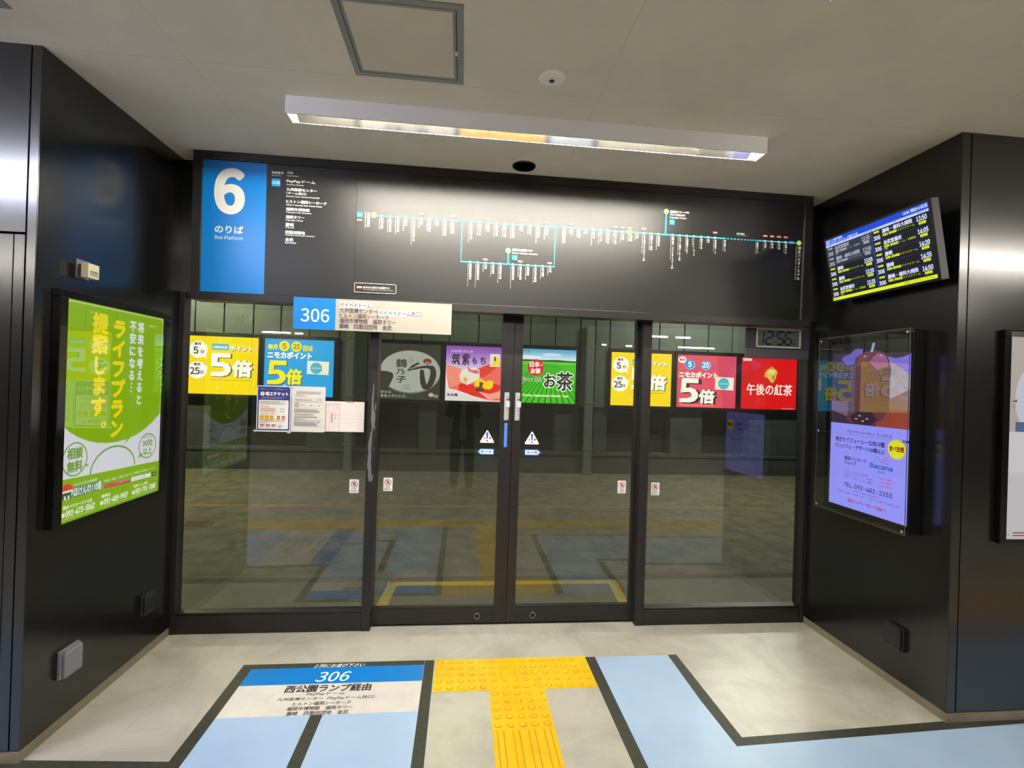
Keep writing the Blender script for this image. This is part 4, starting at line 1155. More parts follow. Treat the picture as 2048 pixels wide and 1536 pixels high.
for x in (.028, .060, .090, .094): a.rect(x, .006, x + .001, .194, (180, 150, 150))
for z in (.056, .086, .105, .122, .142, .18): a.rect(.010, z, .246, z + .001, (206, 176, 176))
for x, z0, z1 in ((.020, .165, .185), (.046, .165, .185), (.076, .145, .190), (.040, .060, .125), (.044, .060, .125), (.048, .060, .125), (.068, .08, .12)):
    a.rect(x, z0, x + .0016, z1, (110, 100, 104))
for x, z in ((.012, .12), (.012, .145), (.058, .108), (.08, .115), (.066, .065)): a.ell(x, z, .0018, .0018, PR)
a.build(n3)

# stickers
GD = .0742
SB, SRD = (36, 104, 196), (204, 58, 58)
for x0, x1, xm, zt, zb, lb in ((-.014, .085, .0345, 1.327, 1.2385, 'white triangular caution sticker on the left sliding door'), (.296, .397, .3455, 1.324, 1.234, 'white triangular caution sticker on the right sliding door')):
    t = sheet('caution_sticker', lb, 'sticker', xm, zb, 0, 0, GD, 'triangular caution stickers')
    a = Art(z=.0002); w = (x1 - x0) / 2; h = zt - zb; tri = []
    for cx, cy, a0 in ((w - .007, .005, -90), (0, h - .009, 30), (-w + .007, .005, 150)):
        for k in range(6): tri.append((cx + .006 * math.cos(math.radians(a0 + 24 * k)), cy + .006 * math.sin(math.radians(a0 + 24 * k))))
    a.poly(tri, (240, 240, 244), 'sticker_film')
    a.poly([(-.004, .026), (.004, .026), (.0082, .066), (.0065, .071), (-.0065, .071), (-.0082, .066)], SB, 'caution_mark'); a.ell(0, .0135, .0062, .0062, SB, group='caution_mark')
    a.text('注', -.020, .024, SRD, w=.017, h=.017, align='C', bold=.0004); a.text('意', .020, .024, SRD, w=.017, h=.017, align='C', bold=.0004)
    a.greek(-.040, .0095, -.012, .0125, 1, (110, 130, 170), 3, ragged=0); a.greek(.012, .0095, .040, .0125, 1, (110, 130, 170), 4, ragged=0)
    a.build(t)
for x, d, lb in ((.084, -1, 'blue-edged left-pointing automatic door sticker on the left sliding door'), (.297, 1, 'blue-edged right-pointing automatic door sticker on the right sliding door')):
    t = sheet('arrow_sticker', lb, 'sticker', x, 1.1555, 0, 0, GD, 'automatic door arrow stickers')
    a = Art(z=.0002); f = d
    a.poly([(0, 0), (f * .094, 0), (f * .116, .0215), (f * .094, .043), (0, .043)], (46, 116, 206), 'sticker_film')
    a.poly([(f * .005, .006), (f * .090, .006), (f * .106, .0215), (f * .090, .037), (f * .005, .037)], (222, 232, 244), 'sticker_film')
    a.text('自', f * .026, .014, (96, 92, 100), w=.014, h=.016, align='C', bold=.0005); a.text('動', f * .080, .014, (96, 92, 100), w=.014, h=.016, align='C', bold=.0005)
    a.ell(f * .053, .0215, .016, .0035, (110, 160, 214), group='sticker_film'); a.build(t)
for x, z, y, lb in ((-.867, .895, GZ, 'no-touching sticker on the left glass bay beside the left post'), (-.655, .900, GD, 'no-touching sticker on the left sliding door near the left post'),
                    (.968, .898, GD, 'no-touching sticker on the right sliding door near the right post'), (1.195, .897, GZ, 'no-touching sticker on the right glass bay beside the right post')):
    t = sheet('door_caution_sticker', lb, 'sticker', x, z, 0, 0, y, 'no-touching door stickers')
    a = Art(z=.0002)
    a.rrect(0, 0, .061, .090, .006, (238, 236, 238), 'sticker_film'); a.ell(.0305, .059, .0225, .0225, (178, 44, 78), 'x' and 36); a.ell(.0305, .059, .0185, .0185, (238, 232, 236), 36)
    a.poly([(.022, .050), (.036, .046), (.042, .056), (.040, .068), (.034, .073), (.026, .070), (.022, .060)], (150, 140, 150))
    for k in range(4): a.stroke([(.026 + .004 * k, .062), (.024 + .0052 * k, .0725)], .0028, (150, 140, 150))
    a.stroke([(.017, .0725), (.044, .0455)], .0042, (178, 44, 78))
    a.text('ドアに', .0305, .022, (60, 56, 64), w=.030, h=.010, align='C', bold=.0004); a.text('ちゅうい', .0305, .008, (60, 56, 64), w=.042, h=.011, align='C', bold=.0004)
    a.build(t)
t = sheet('strip_sticker', 'narrow vertical blue sticker below the left push plate', 'sticker', .149, 1.213, 0, 0, .0548)
a = Art(z=.0001); a.rect(0, 0, .0215, .166, (84, 140, 226), 'sticker_film'); a.vtext('自動ドアです', .0108, .150, .022, (56, 96, 180), size=.55); a.build(t)

# ================================================================== OUTSIDE: LIGHT BOXES ON THE FAR WALL
def light_box(label, x0, x1, art, es=1.3, group='advertising light boxes on the far wall'):
    W, Hh = x1 - x0, 1.11
    t = thing('advert_light_box', label, 'advertising sign', (x0, 6.65, 1.29), group=group, **FRONT)
    m = MB(BLACKPL)
    for q in ((-.05, W + .05, Hh, Hh + .075), (-.05, W + .05, -.06, 0), (-.05, 0, 0, Hh), (W, W + .05, 0, Hh)): m.box(q[0], q[1], q[2], q[3], .001, .075, bevel=.004, seg=1)
    m.box(-.03, W + .03, -.03, Hh + .03, .001, .03)
    m.build('frame', t)
    a = Art(scale=(W, Hh), z=.05, mode='lit', es=es, step=.0001)
    a.clip = (0, 0, 1, 1)
    art(a); a.build(t)
    return t
YEL = (252, 218, 0)
def shadow_text(a, t, x0, y0, x1, y1, col, sh, dx, dy, bold=0, n=3):
    for k in range(n, 0, -1): a.text(t, x0 + dx * k / n, y0 + dy * k / n, sh, x1=x1 + dx * k / n, y1=y1 + dy * k / n, bold=bold)
    a.text(t, x0, y0, col, x1=x1, y1=y1, bold=bold)
def art_yellow(a):
    a.rect(0, 0, 1, 1, YEL, 'print'); r = random.Random(4)
    for _ in range(70):
        x, y = r.random() * .96 + .02, r.random() * .78 + .2
        a.ell(x, y, .010, .004, (206, 166, 0), 8, r.random() * 3, 'print')
    CR = (252, 250, 236)
    a.ell(.158, .765, .127, .147, CR, group='print'); a.poly([(.20, .66), (.265, .70), (.266, .605)], CR, 'print')
    a.ell(.153, .41, .130, .150, CR, group='print'); a.poly([(.27, .48), (.30, .455), (.265, .40)], CR, 'print')
    PB = (86, 62, 70)
    for cy, n in ((.765, '5'), (.41, '25')):
        a.text('毎月', .145, cy + .075, PB, w=.085, h=.045, align='C', bold=.002)
        a.text(n, .06 if n == '25' else .095, cy - .075, PB, w=.065 if n == '5' else .125, h=.115, bold=.004, shear=-.08)
        a.text('日', .215, cy - .065, PB, w=.042, h=.052, align='C', bold=.0015)
    a.rrect(.345, .765, .580, .875, .012, (92, 178, 196), 'print'); a.text('nimoca', .3700, .795, (226, 244, 244), w=.185, h=.048, bold=.003)
    SHD = (96, 78, 30)
    shadow_text(a, 'ポイント', .598, .760, .915, .850, (252, 250, 240), SHD, .008, -.008, .005)
    a.grp = None
    five = [(.345, .715), (.61, .715), (.61, .635), (.43, .635), (.43, .555), (.50, .555), (.575, .535), (.615, .475), (.615, .40), (.575, .335), (.50, .308), (.34, .308), (.34, .385), (.48, .385), (.525, .41), (.53, .445), (.50, .475), (.44, .478), (.345, .478)]
    for k in range(5, 0, -1): a.poly([(x + .022 * k / 5, y - .012 * k / 5) for x, y in five], (92, 72, 40), 'number')
    a.poly(five, (252, 250, 240), 'number')
    shadow_text(a, '倍', .640, .318, .905, .585, (252, 250, 240), SHD, .018, -.012, .013)
    a.greek(.335, .236, .92, .256, 1, (176, 140, 10), 3, ragged=0)
def placard(a, x0, y0, x1, y1, cx, cy, r):
    a.poly([(x0, y0 + .01), (x1 - .005, y0), (x1, y1 - .01), (x0 + .005, y1)], (240, 234, 206), 'print')
    a.ell(cx, cy, r, r * 1.18, (78, 178, 200), group='print'); a.text('nimoca', cx, cy - .012, (206, 234, 232), w=r * 1.5, h=.026, align='C', bold=.001)
def five_shape(x0, y0, w, h, soft):
    P = [(.12, 1), (1, 1), (1, .80), (.36, .80), (.34, .60), (.58, .62), (.84, .55), (1, .38), (.98, .20), (.82, .06), (.55, 0), (.02, .0), (.0, .16), (.45, .18), (.64, .25), (.66, .36), (.54, .43), (.30, .42), (.06, .40)]
    return [(x0 + x * w, y0 + y * h) for x, y in P]
def art_blue(a):
    a.rect(0, 0, 1, 1, (30, 160, 226), 'print')
    YY = (246, 226, 20)
    a.text('毎月', .045, .815, YY, w=.13, h=.085, bold=.004); a.text('日は', .552, .805, YY, w=.135, h=.09, bold=.004)
    a.ell(.277, .878, .077, .092, YY, group='print'); a.ell(.452, .874, .077, .092, YY, group='print')
    a.text('5', .277, .832, (120, 140, 60), w=.055, h=.092, align='C', bold=.004); a.text('25', .452, .832, (120, 140, 60), w=.095, h=.088, align='C', bold=.004)
    shadow_text(a, 'ニモカポイント', .045, .662, .672, .775, (244, 250, 252), (20, 110, 170), .004, -.006, .006)
    f = five_shape(.045, .20, .27, .42, 1)
    for k in range(4, 0, -1): a.poly([(x + .012 * k / 4, y - .012 * k / 4) for x, y in f], (40, 70, 96), 'number')
    a.poly(f, (250, 232, 24), 'number')
    shadow_text(a, '倍', .325, .215, .535, .47, (250, 232, 24), (40, 70, 96), .010, -.010, .011)
    placard(a, .61, .39, .93, .635, .745, .505, .085)
    a.poly([(.28, .17), (.30, .21), (.31, .17)], WH, 'print')
def art_crane(a):
    bg = (64, 62, 52)
    a.rect(0, 0, 1, 1, bg, 'print')
    W2 = (186, 190, 178)
    a.ell(.548, .475, .457, .372, (120, 118, 122), group='print'); a.ell(.545, .505, .455, .378, W2, group='print')
    a.poly([(.0, .50), (.17, .50), (.25, .485), (.29, .45), (.295, .40), (.27, .32), (.235, .23), (.10, .20), (.0, .25)], bg, 'print')
    DB = (62, 56, 46)
    for t, x0, y0, w, h in (('鶴', .325, .575, .165, .15), ('乃', .335, .45, .12, .09), ('子', .335, .30, .145, .115)):
        a.text(t, x0, y0, (74, 58, 46), w=w, h=h, bold=.003, shear=.06)
    a.text('銘菓', .52, .66, (170, 150, 110), w=.07, h=.11)
    neck = [(.50, .515), (.60, .555), (.70, .585), (.80, .60), (.87, .585), (.895, .53), (.893, .44), (.875, .35), (.845, .27), (.81, .215)]
    a.stroke(neck, .07, DB, 'crane_mark', widths=[.012, .035, .04, .05, .085, .088, .092, .092, .088, .065])
    a.stroke([(.81, .215), (.775, .225), (.745, .30), (.73, .40), (.722, .515)], .07, DB, 'crane_mark', widths=[.075, .09, .085, .075, .06]); a.ell(.722, .515, .030, .032, DB, group='crane_mark'); a.ell(.80, .215, .045, .028, DB, group='crane_mark')
    a.stroke([(.50, .515), (.58, .60), (.66, .655), (.72, .675)], .03, DB, 'crane_mark', widths=[.008, .04, .036, .01]); a.stroke([(.545, .548), (.64, .60), (.71, .625)], .012, W2, 'crane_mark')
    a.ell(.70, .665, .024, .020, W2, group='crane_mark'); a.ell(.80, .695, .064, .052, (150, 52, 46), group='crane_mark'); a.ell(.80, .665, .034, .026, (190, 180, 170), group='crane_mark'); a.ell(.802, .655, .018, .014, (80, 66, 56), group='crane_mark')
    a.text('石村萬盛堂', .49, .180, (96, 92, 110), w=.13, h=.032, align='C'); a.text('元祖', .49, .235, (96, 92, 110), w=.09, h=.024, align='C')
    a.text('ひとに', .115, .105, (226, 226, 214), w=.155, h=.042, bold=.001); a.text('をもっていこう。', .115, .035, (226, 226, 214), w=.385, h=.046, bold=.001)
    a.ell(.872, .092, .042, .036, (196, 200, 176), group='print'); a.ell(.945, .070, .036, .032, (160, 158, 110), group='print')
def art_mochi(a):
    top, low = (140, 78, 178), (214, 190, 232)
    for k in range(10):
        c = tuple(int(top[i] + (low[i] - top[i]) * k / 9) for i in range(3)); a.rect(0, 1 - .42 * (k + 1) / 10 - .004, 1, 1 - .42 * k / 10, c, 'print')
    a.rect(0, 0, 1, .58, (232, 226, 224), 'print')
    a.poly([(0, .66), (.10, .63), (.36, .54), (.62, .66), (.80, .76), (.88, .72), (1, .70), (1, .10), (.90, .02), (.70, .02), (.45, .09), (.20, .19), (.06, .22), (.02, .40)], (240, 106, 92), 'print')
    a.poly([(0, .66), (.10, .63), (.30, .56), (.26, .32), (.08, .24), (.02, .40)], (246, 140, 120), 'print')
    a.poly([(.50, .58), (.80, .75), (.84, .66), (.60, .44), (.52, .46)], (226, 62, 50), 'print')
    a.poly([(.22, .32), (.42, .30), (.75, .33), (.90, .30), (.84, .20), (.70, .04), (.45, .10), (.20, .19)], (230, 40, 34), 'print')
    a.poly([(.52, .18), (.70, .14), (.90, .21), (1, .25), (1, .12), (.70, .02)], (250, 160, 140), 'print')
    a.poly([(.0, .33), (.05, .20), (.20, .16), (.45, .07), (.70, .0), (0, 0)], (226, 220, 216), 'print')
    a.poly([(.215, .46), (.25, .56), (.34, .60), (.46, .62), (.53, .57), (.535, .42), (.46, .36), (.34, .29), (.23, .35)], (238, 226, 206), 'print')
    a.poly([(.215, .46), (.25, .38), (.29, .36), (.335, .36), (.34, .29), (.23, .35)], (222, 208, 180), 'print')
    a.poly([(.27, .40), (.31, .44), (.35, .39), (.31, .34)], (236, 170, 80), 'print')
    a.poly([(.34, .60), (.35, .64), (.37, .60), (.40, .57), (.50, .57), (.535, .52), (.47, .50), (.40, .53), (.36, .54)], (232, 92, 150), 'print')
    a.ell(.54, .21, .07, .03, (66, 70, 40), group='print')
    a.poly([(.455, .32), (.48, .40), (.58, .41), (.62, .36), (.70, .39), (.755, .37), (.75, .27), (.70, .22), (.62, .23), (.57, .28), (.46, .26)], (248, 214, 20), 'print')
    a.poly([(.535, .36), (.60, .34), (.575, .25), (.535, .23)], (110, 66, 30), 'print')
    for t, x0, y0, w, h in (('筑', .085, .66, .13, .20), ('紫', .245, .655, .12, .21), ('も', .41, .68, .07, .12), ('ち', .535, .68, .085, .125)): a.text(t, x0, y0, (38, 24, 40), w=w, h=h, bold=.0035, shear=.05)
    a.text('お米が奏でる三つ味', .075, .885, (206, 186, 226), w=.34, h=.044, bold=.001)
    a.rrect(.69, .64, .85, .875, .01, (236, 224, 206), 'print'); a.poly([(.70, .66), (.84, .66), (.845, .80), (.80, .82), (.74, .72)], (244, 220, 60), 'print'); a.rect(.755, .745, .785, .825, (140, 60, 40), 'print')
    a.text('如水庵', .03, .085, (40, 36, 40), w=.165, h=.045, bold=.002)
def art_tea(a):
    for k in range(8):
        c = tuple(int(p + (q - p) * k / 7) for p, q in zip((84, 160, 206), (214, 232, 238))); a.rect(0, .99 - .20 * (k + 1) / 8 - .003, 1, 1 - .20 * k / 8, c, 'print')
    a.ell(.60, .90, .16, .03, (200, 222, 234), group='print'); a.ell(.25, .85, .2, .025, (222, 234, 240), group='print')
    a.rect(0, 0, 1, .80, (66, 190, 22), 'print'); a.poly([(0, .79), (.2, .805), (.45, .80), (.7, .81), (1, .79), (1, .765), (0, .77)], (44, 84, 56), 'print')
    a.rect(0, .72, 1, .765, (96, 204, 40), 'print')
    for k in range(-9, 14):
        x = .08 + .105 * k
        a.stroke([(.60 + (x - .60) * .10, .74), (.60 + (x - .60) * .45, .40), (x, 0)], .02, (20, 110, 16), 'print', widths=[.002, .010, .022])
    a.rect(0, .68, 1, .685, (40, 140, 30), 'print')
    for x0, y0, w, h, t in ((.49, .305, .185, .235, 'お'), (.695, .245, .255, .335, '茶')):
        a.text(t, x0, y0, (240, 244, 232), w=w, h=h, bold=.022); a.text(t, x0, y0, (46, 44, 40), w=w, h=h, bold=.007)
    for x0, y0, w, h, t in ((.02, .37, .15, .12, 'お'), (.18, .41, .11, .04, '～'), (.345, .395, .09, .075, 'い')):
        a.text(t, x0, y0, (240, 244, 232), w=w, h=h, bold=.010); a.text(t, x0, y0, (46, 44, 40), w=w, h=h, bold=.003)
    a.ell(.343, .655, .132, .155, (222, 30, 38), group='print'); a.text('日本', .325, .665, WH, w=.155, h=.10, align='C', bold=.004); a.text('の', .435, .685, WH, w=.035, h=.04, align='C'); a.text('お茶', .343, .545, WH, w=.155, h=.095, align='C', bold=.004)
    a.text('Oi Ocha Japanese Green Tea', .07, .110, (246, 246, 200), w=.815, h=.052, bold=.002)
    a.text('伊藤園', .05, .945, (70, 100, 120), w=.19, h=.03); a.text('お～いお茶', .05, .90, (70, 100, 120), w=.19, h=.028)
def art_pink(a):
    a.rect(0, 0, 1, 1, (228, 78, 96), 'print'); a.poly([(.66, 1), (1, 1), (1, 0), (.80, 0)], (214, 66, 96), 'print')
    a.ell(.085, .905, .068, .062, (248, 242, 234), group='print'); a.poly([(.10, .85), (.125, .86), (.125, .82)], (248, 242, 234), 'print'); a.text('毎月', .085, .882, (96, 40, 60), w=.085, h=.046, align='C', bold=.0015)
    for cx, t, w in ((.212, '5', .055), (.478, '25', .105)):
        a.ell(cx + .004, .815, .082, .093, (244, 240, 238), group='print'); a.ell(cx, .82, .078, .090, (40, 150, 224), group='print'); a.text(t, cx, .772, (240, 248, 252), w=w, h=.096, align='C', bold=.005)
    a.text('日', .328, .742, (120, 90, 210), w=.042, h=.05, align='C', bold=.002); a.text('日', .605, .742, (120, 90, 210), w=.042, h=.05, align='C', bold=.002)
    a.text('ニモカポイント', .04, .573, (250, 244, 236), w=.64, h=.105, bold=.006)
    f = five_shape(.05, .09, .315, .465, 0)
    for k in range(6, 0, -1): a.poly([(x + .055 * k / 6, y - .02 * k / 6) for x, y in f], (56, 34, 36), 'number')
    a.poly(f, (250, 246, 232), 'number')
    shadow_text(a, '倍', .385, .088, .635, .335, (250, 246, 232), (56, 34, 36), .04, -.012, .012, 5)
    placard(a, .645, .345, .965, .60, .793, .470, .093)
    a.greek(.065, .03, .64, .052, 1, (250, 200, 200), 5, ragged=0)
def art_red(a):
    a.rect(0, 0, 1, 1, (226, 8, 16), 'print'); a.poly([(0, 1), (.5, 1), (0, .3)], (214, 8, 18), 'print')
    a.text('KIRIN', .035, .935, (246, 230, 226), w=.145, h=.042, bold=.004)
    GDc, G2, G3 = (228, 184, 66), (250, 222, 120), (130, 60, 16)
    a.poly([(.535, .83), (.57, .82), (.60, .79), (.635, .77), (.645, .73), (.655, .70), (.625, .66), (.635, .62), (.61, .58), (.585, .53), (.56, .51), (.52, .55), (.49, .60), (.46, .62), (.40, .645), (.43, .67), (.42, .71), (.45, .74), (.46, .77), (.50, .79)], GDc, 'emblem')
    a.poly([(.45, .72), (.50, .77), (.56, .78), (.61, .75), (.60, .70), (.53, .71), (.47, .67)], G2, 'emblem')
    a.poly([(.485, .66), (.53, .70), (.585, .69), (.60, .62), (.575, .56), (.555, .53), (.52, .57), (.49, .61)], (240, 204, 96), 'emblem')
    a.poly([(.56, .66), (.60, .665), (.605, .61), (.58, .56), (.565, .58)], (200, 140, 46), 'emblem')
    for p in ([(.515, .645), (.54, .65)], [(.565, .648), (.585, .645)], [(.548, .635), (.545, .605), (.558, .602)], [(.535, .58), (.565, .582)], [(.44, .69), (.49, .72)], [(.52, .79), (.56, .80)]): a.stroke(p, .008, G3, 'emblem')
    a.text('午後の紅茶', .105, .275, (250, 244, 232), w=.815, h=.215, bold=.0035, shear=.04)
    a.rect(.74, .02, .96, .028, (250, 190, 180), 'print')
light_box('lit yellow point advert with a big white 5, leftmost on the far wall', -5.41, -4.10, art_yellow)
light_box('lit sky-blue point advert with a big yellow 5, partly behind the taped papers', -3.99, -2.68, art_blue)
light_box('dim grey advert with a white egg-shaped crane emblem behind the left sliding door', -1.91, -.60, art_crane, es=.95)
light_box('lit purple and red sweets advert beside the crane advert', -.49, .79, art_mochi, es=1.25)
light_box('lit green tea field advert behind the right sliding door', .90, 2.18, art_tea)
light_box('lit yellow point advert crossed by the right door post', 2.93, 4.24, art_yellow)
light_box('lit pink-red point advert behind the right glass bay', 4.365, 5.685, art_pink)
light_box('lit plain red tea advert with gold emblem below the clock', 5.80, 7.075, art_red, es=1.2)

# pipes and posts against the far wall
for x0, w, z0, lb in ((2.37, .17, -.15, 'pale grey square downpipe on the far wall between the green and yellow adverts'), (-2.42, .14, -.15, 'grey square downpipe on the far wall between the blue and crane adverts')):
    t = thing('downpipe', lb, 'pipe', (x0, 6.594, z0), **FRONT)
    MB(pbr('pipe_grey', (98, 106, 101), .5)).box(0, w, .03, 3.06, 0, .10, bevel=.01).build('pipe', t)
    m = MB(pbr('pipe_grey', (98, 106, 101), .5))
    for z in (.5, 1.45, 2.6): m.box(-.015, w + .015, z, z + .04, 0, .108, bevel=.004)
    m.build('clamp', t)
    MB(pbr('pipe_grey', (98, 106, 101), .5)).box(-.02, w + .02, 0, .05, 0, .12, bevel=.008).build('foot', t)
# road markings, manhole, yellow platform outline
tag(MB(noisy('worn_orange_line', (150, 112, 48), (118, 92, 48), 9, rough=.7)).box(-11.5, 4.6, 3.77, 3.88, -.15, -.1488).build('road_line'), 'worn orange line painted along the bus bay road', 'road marking')
YP = noisy('yellow_platform_paint', (206, 178, 22), (190, 160, 20), 7, rough=.5)
m = MB(YP); m.prism(rc(-.70, .70, 1.205, .775), 0, .0015); m.prism([(-.735, .13), (-.655, .13), (-.62, .70), (-.70, .70)], 0, .0015); m.prism([(1.075, .13), (1.15, .13), (1.205, .70), (1.125, .70)], 0, .0015)
tag(m.build('boarding_outline'), 'yellow boarding outline painted on the platform outside the sliding doors', 'floor marking')
mh = thing('manhole_cover', 'rusty round manhole cover on the road beyond the left glass bay', 'manhole cover', (-3.30, 2.92, -.15), **FLOORF)
MB(noisy('rusty_iron', (112, 84, 44), (92, 70, 40), 20, rough=.7)).lathe([(0, .004), (.17, .004), (.175, .002), (.20, .003), (.21, 0)], 'z', (0, 0, 0), 40).build('cover', mh)
m = MB(noisy('rusty_iron_dark', (82, 62, 36), (70, 54, 32), 20, rough=.7))
for k in range(5): m.box(-.13, .13, -.115 + .05 * k, -.095 + .05 * k, .004, .007)
m.build('tread_bars', mh)
# lamps over the bus bay
for x0, lb in ((-6.2, 'tube light above the left end of the bus bay'), (4.2, 'tube light above the right end of the bus bay'), (-.6, 'tube light above the middle of the bus bay')):
    t = thing('tube_light', lb, 'ceiling light', (x0, 4.6, 4.1))
    MB(WHITE).box(0, 1.3, -.05, .05, -.05, 0, bevel=.004).build('housing', t)
    b = MB(TUBE_BL if x0 < -2 else TUBE_B if x0 > 1 else emis('lit_tube_bay_dim', (240, 255, 214), TUBE_BAY * .25)); b.tube([(.02, 0, -.055), (1.28, 0, -.055)], .018, 12); b.build('tube', t)
    for x in (.0, 1.28): MB(WHITE).box(x, x + .02, -.024, .024, -.10, -.045, bevel=.003).build('tube_socket', t)

# ================================================================== THE PHOTOGRAPHER, mirrored in the door glass
def skin_chain(name, joints, edges, mat, parent, root=0, sub=2):
    me = bpy.data.meshes.new(name)
    me.from_pydata([j[0] for j in joints], edges, [])
    o = bpy.data.objects.new(name, me); COL.objects.link(o)
    sk = o.modifiers.new('skin', 'SKIN')
    for i, j in enumerate(joints):
        v = me.skin_vertices[0].data[i]; r = j[1]
        v.radius = r if isinstance(r, tuple) else (r, r); v.use_root = (i == root)
    sk.use_smooth_shade = True
    ss = o.modifiers.new('smooth', 'SUBSURF'); ss.levels = sub; ss.render_levels = sub
    dg = bpy.context.evaluated_depsgraph_get()
    m2 = bpy.data.meshes.new_from_object(o.evaluated_get(dg))
    bpy.data.objects.remove(o); bpy.data.meshes.remove(me)
    m2.name = name; m2.materials.clear(); m2.materials.append(mat)
    for p in m2.polygons: p.use_smooth = True
    q = bpy.data.objects.new(name, m2); COL.objects.link(q); q.parent = parent
    return q
PX, PY = -.12, -3.80
pr = thing('person', 'person in dark jacket and dark trousers holding up a phone, mirrored in the glass', 'person', (PX, PY, 0), (1, 0, 0), (0, 1, 0))
SKIN = noisy('skin', (206, 160, 132), (198, 150, 122), 30, rough=.5)
JACKET = noisy('navy_jacket_cloth', (30, 33, 42), (24, 27, 36), 40, rough=.85, spec=.2)
TROUS = noisy('black_trouser_cloth', (26, 26, 30), (20, 20, 24), 50, rough=.9, spec=.2)
SHIRT = noisy('grey_shirt_cloth', (150, 150, 148), (138, 138, 136), 60, rough=.9, spec=.2)
HAIR = noisy('black_hair', (22, 18, 16), (14, 12, 11), 80, rough=.5)
ORANGE = noisy('orange_shoe_cloth', (206, 84, 36), (190, 74, 30), 40, rough=.7)
# bare body: head, neck, torso, arms raised to the phone, legs
J = [((0, 0, .93), (.112, .080)), ((0, .005, 1.10), (.108, .076)), ((0, .0, 1.26), (.155, .108)), ((0, -.005, 1.40), (.135, .085)), ((0, .0, 1.475), .058), ((0, .012, 1.525), .048),
     ((0, .032, 1.59), (.066, .084)), ((0, .022, 1.67), (.078, .096)), ((0, .010, 1.745), (.060, .074)),
     ((.155, -.01, 1.405), .062), ((.215, .03, 1.16), .046), ((.135, .27, 1.30), .036), ((.112, .43, 1.545), .026),
     ((-.155, -.01, 1.405), .062), ((-.215, .03, 1.16), .046), ((-.14, .27, 1.30), .036), ((-.134, .43, 1.545), .026),
     ((.080, 0, .84), .072), ((.105, .012, .49), .062), ((.108, -.012, .30), .056), ((.112, -.02, .09), .040), ((.120, .10, .035), (.038, .028)),
     ((-.080, 0, .84), .072), ((-.105, .012, .49), .062), ((-.108, -.012, .30), .056), ((-.112, -.02, .09), .040), ((-.120, .10, .035), (.038, .028))]
Ed = [(0, 1), (1, 2), (2, 3), (3, 4), (4, 5), (5, 6), (6, 7), (7, 8), (3, 9), (9, 10), (10, 11), (11, 12), (3, 13), (13, 14), (14, 15), (15, 16), (0, 17), (17, 18), (18, 19), (19, 20), (20, 21), (0, 22), (22, 23), (23, 24), (24, 25), (25, 26)]
skin_chain('body', J, Ed, SKIN, pr)
# jacket, shirt panel, trousers, shoes
g = .014
def grow(ids, d=g): return [((J[i][0]), (tuple(r + d for r in J[i][1]) if isinstance(J[i][1], tuple) else J[i][1] + d)) for i in ids]
skin_chain('jacket', [((0, 0, .76), (.178, .130)), ((0, 0, .90), (.174, .126))] + [((0, .005, 1.10), (.152, .112))] + grow([2, 3]) + [((0, .0, 1.455), .075)] + grow([9, 10, 11]) + [((.113, .425, 1.535), .036)] + grow([13, 14, 15]) + [((-.135, .425, 1.535), .036)],
           [(0, 1), (1, 2), (2, 3), (3, 4), (4, 5), (4, 6), (6, 7), (7, 8), (8, 9), (4, 10), (10, 11), (11, 12), (12, 13)], JACKET, pr)
skin_chain('shirt', [((0, .068, .80), (.075, .080)), ((0, .062, 1.10), (.062, .068)), ((0, .058, 1.28), (.060, .070)), ((0, .045, 1.42), (.05, .05))], [(0, 1), (1, 2), (2, 3)], SHIRT, pr)
skin_chain('trousers', [((0, 0, 1.08), (.150, .108))] + [((0, 0, .90), (.165, .118))] + [((.095, 0, .84), .108)] + grow([18, 19]) + [((.112, -.018, .075), .060)] + [((-.095, 0, .84), .108)] + grow([23, 24]) + [((-.112, -.018, .075), .060)],
           [(0, 1), (1, 2), (2, 3), (3, 4), (4, 5), (1, 6), (6, 7), (7, 8), (8, 9)], TROUS, pr)
for s in (1, -1):
    sh = skin_chain('shoe', [((.112 * s, -.055, .052), (.040, .050)), ((.113 * s, .02, .050), (.044, .048)), ((.118 * s, .11, .036), (.048, .034)), ((.122 * s, .175, .028), (.038, .026))], [(0, 1), (1, 2), (2, 3)], ORANGE, pr, sub=2)
    MB(pbr('shoe_sole', (210, 206, 198), .6)).prism([(.113 * s + .052 * math.cos(t) * (1 if math.sin(t) < 0 else .95), .055 + .155 * math.sin(t)) for t in [2 * math.pi * k / 24 for k in range(24)]], 0, .016).build('sole', sh)
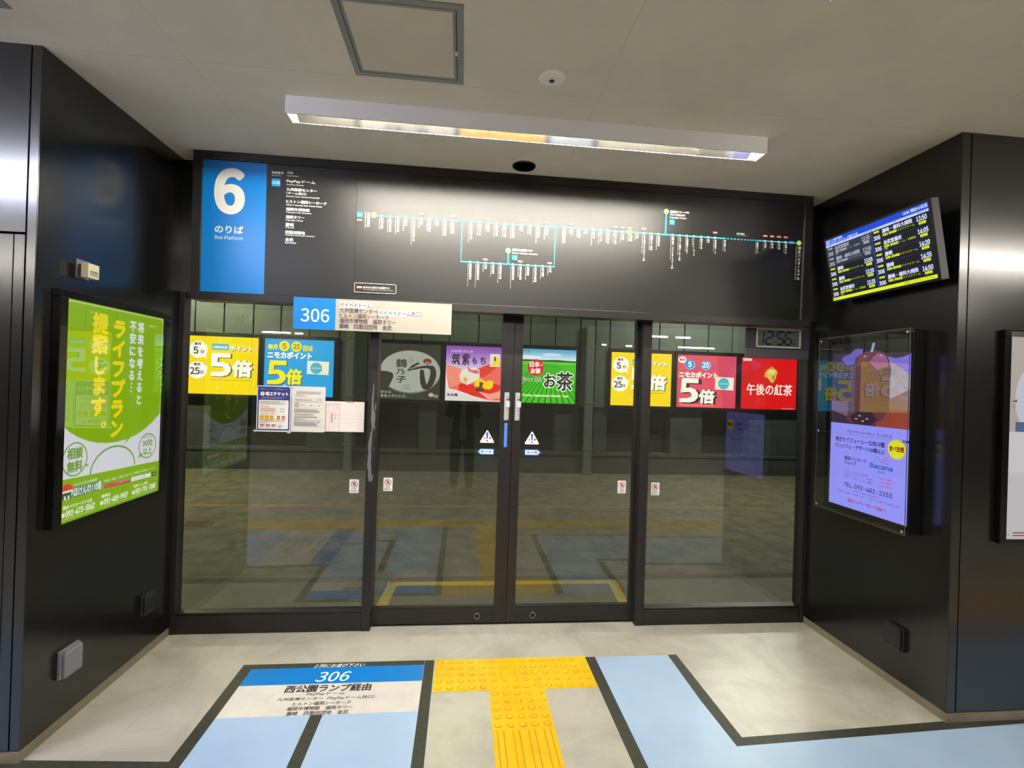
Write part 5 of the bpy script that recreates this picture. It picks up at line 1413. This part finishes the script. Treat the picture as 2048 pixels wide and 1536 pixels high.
# hair and face
hr = MB(HAIR)
hr.lathe([(.030, -.035), (.082, -.005), (.098, .035), (.094, .075), (.066, .108), (0, .120)], 'z', (0, .008, 1.655), 28)
o = hr.build('hair', pr)
for v in o.data.vertices:
    if v.co.y > .06 and v.co.z < 1.70: v.co.y = .06 + (v.co.y - .06) * .15; v.co.z += .035
fc = MB(SKIN)
fc.prism([(-.014, 1.596), (.014, 1.596), (.008, 1.645), (-.008, 1.645)], .095, .118, 'y')
for s in (1, -1): fc.lathe([(0, -.012), (.020, -.008), (.024, 0), (.016, .008), (0, .010)], 'x', (s * .082, .015, 1.625), 14)
fc.build('nose_and_ears', pr)
ey = MB(pbr('eye_white', (224, 222, 218), .2))
for s in (1, -1):
    ey.lathe([(0, .0), (.007, -.002), (.009, -.010)], 'y', (s * .030, .101, 1.652), 14); ey.lathe([(0, .0012), (.005, .0002)], 'y', (s * .030, .1012, 1.652), 12, mat=HAIR)
ey.build('eyes', pr)
mo = MB(pbr('lips', (168, 96, 88), .5)).lathe([(0, .0), (.018, -.003), (.022, -.014)], 'y', (0, .108, 1.585), 18).build('mouth', pr)
for v in mo.data.vertices: v.co.z = 1.585 + (v.co.z - 1.585) * .32
# hands: palm, four bent fingers, thumb, closed round the phone
def hand(s, wx):
    w = Vector((wx, .43, 1.545)); o = None
    skin_chain('hand', [(w + Vector((0, -.075, -.115)), .027), (w, .026), (w + Vector((-s * .010, .030, .035)), (.034, .018)), (w + Vector((-s * .016, .052, .070)), (.036, .017))], [(0, 1), (1, 2), (2, 3)], SKIN, pr)
    for k, (l, dz) in enumerate(((.074, .090), (.082, .074), (.076, .056), (.060, .038))):
        b = w + Vector((s * .006, .050, dz)); d = -s
        skin_chain('finger', [(b, .0095), (b + Vector((d * .010, .034, .004)), .0088), (b + Vector((d * l * .55, .046, .006)), .0082), (b + Vector((d * l, .036, .006)), .0070)], [(0, 1), (1, 2), (2, 3)], SKIN, pr, sub=1)
    b = w + Vector((-s * .010, .020, .050))
    skin_chain('thumb', [(b, .0115), (b + Vector((-s * .022, -.004, .026)), .0105), (b + Vector((-s * .044, -.002, .040)), .0088)], [(0, 1), (1, 2)], SKIN, pr, sub=1)
hand(1, .112); hand(-1, -.134)
ph = thing('phone', 'dark phone held up at the photographer face, mirrored faintly in the glass', 'phone', (PX - .012, PY + .460, 1.590), (1, 0, 0), (0, 0, 1))
m = MB(BLACKGLOSS); m.box(-.077, .077, -.002, .074, -.004, .004, bevel=.0035); m.build('phone_body', ph)
MB(pbr('camera_bump', (40, 40, 44), .2)).box(-.074, -.045, .040, .070, -.0065, -.004, bevel=.002).build('camera_bump', ph)
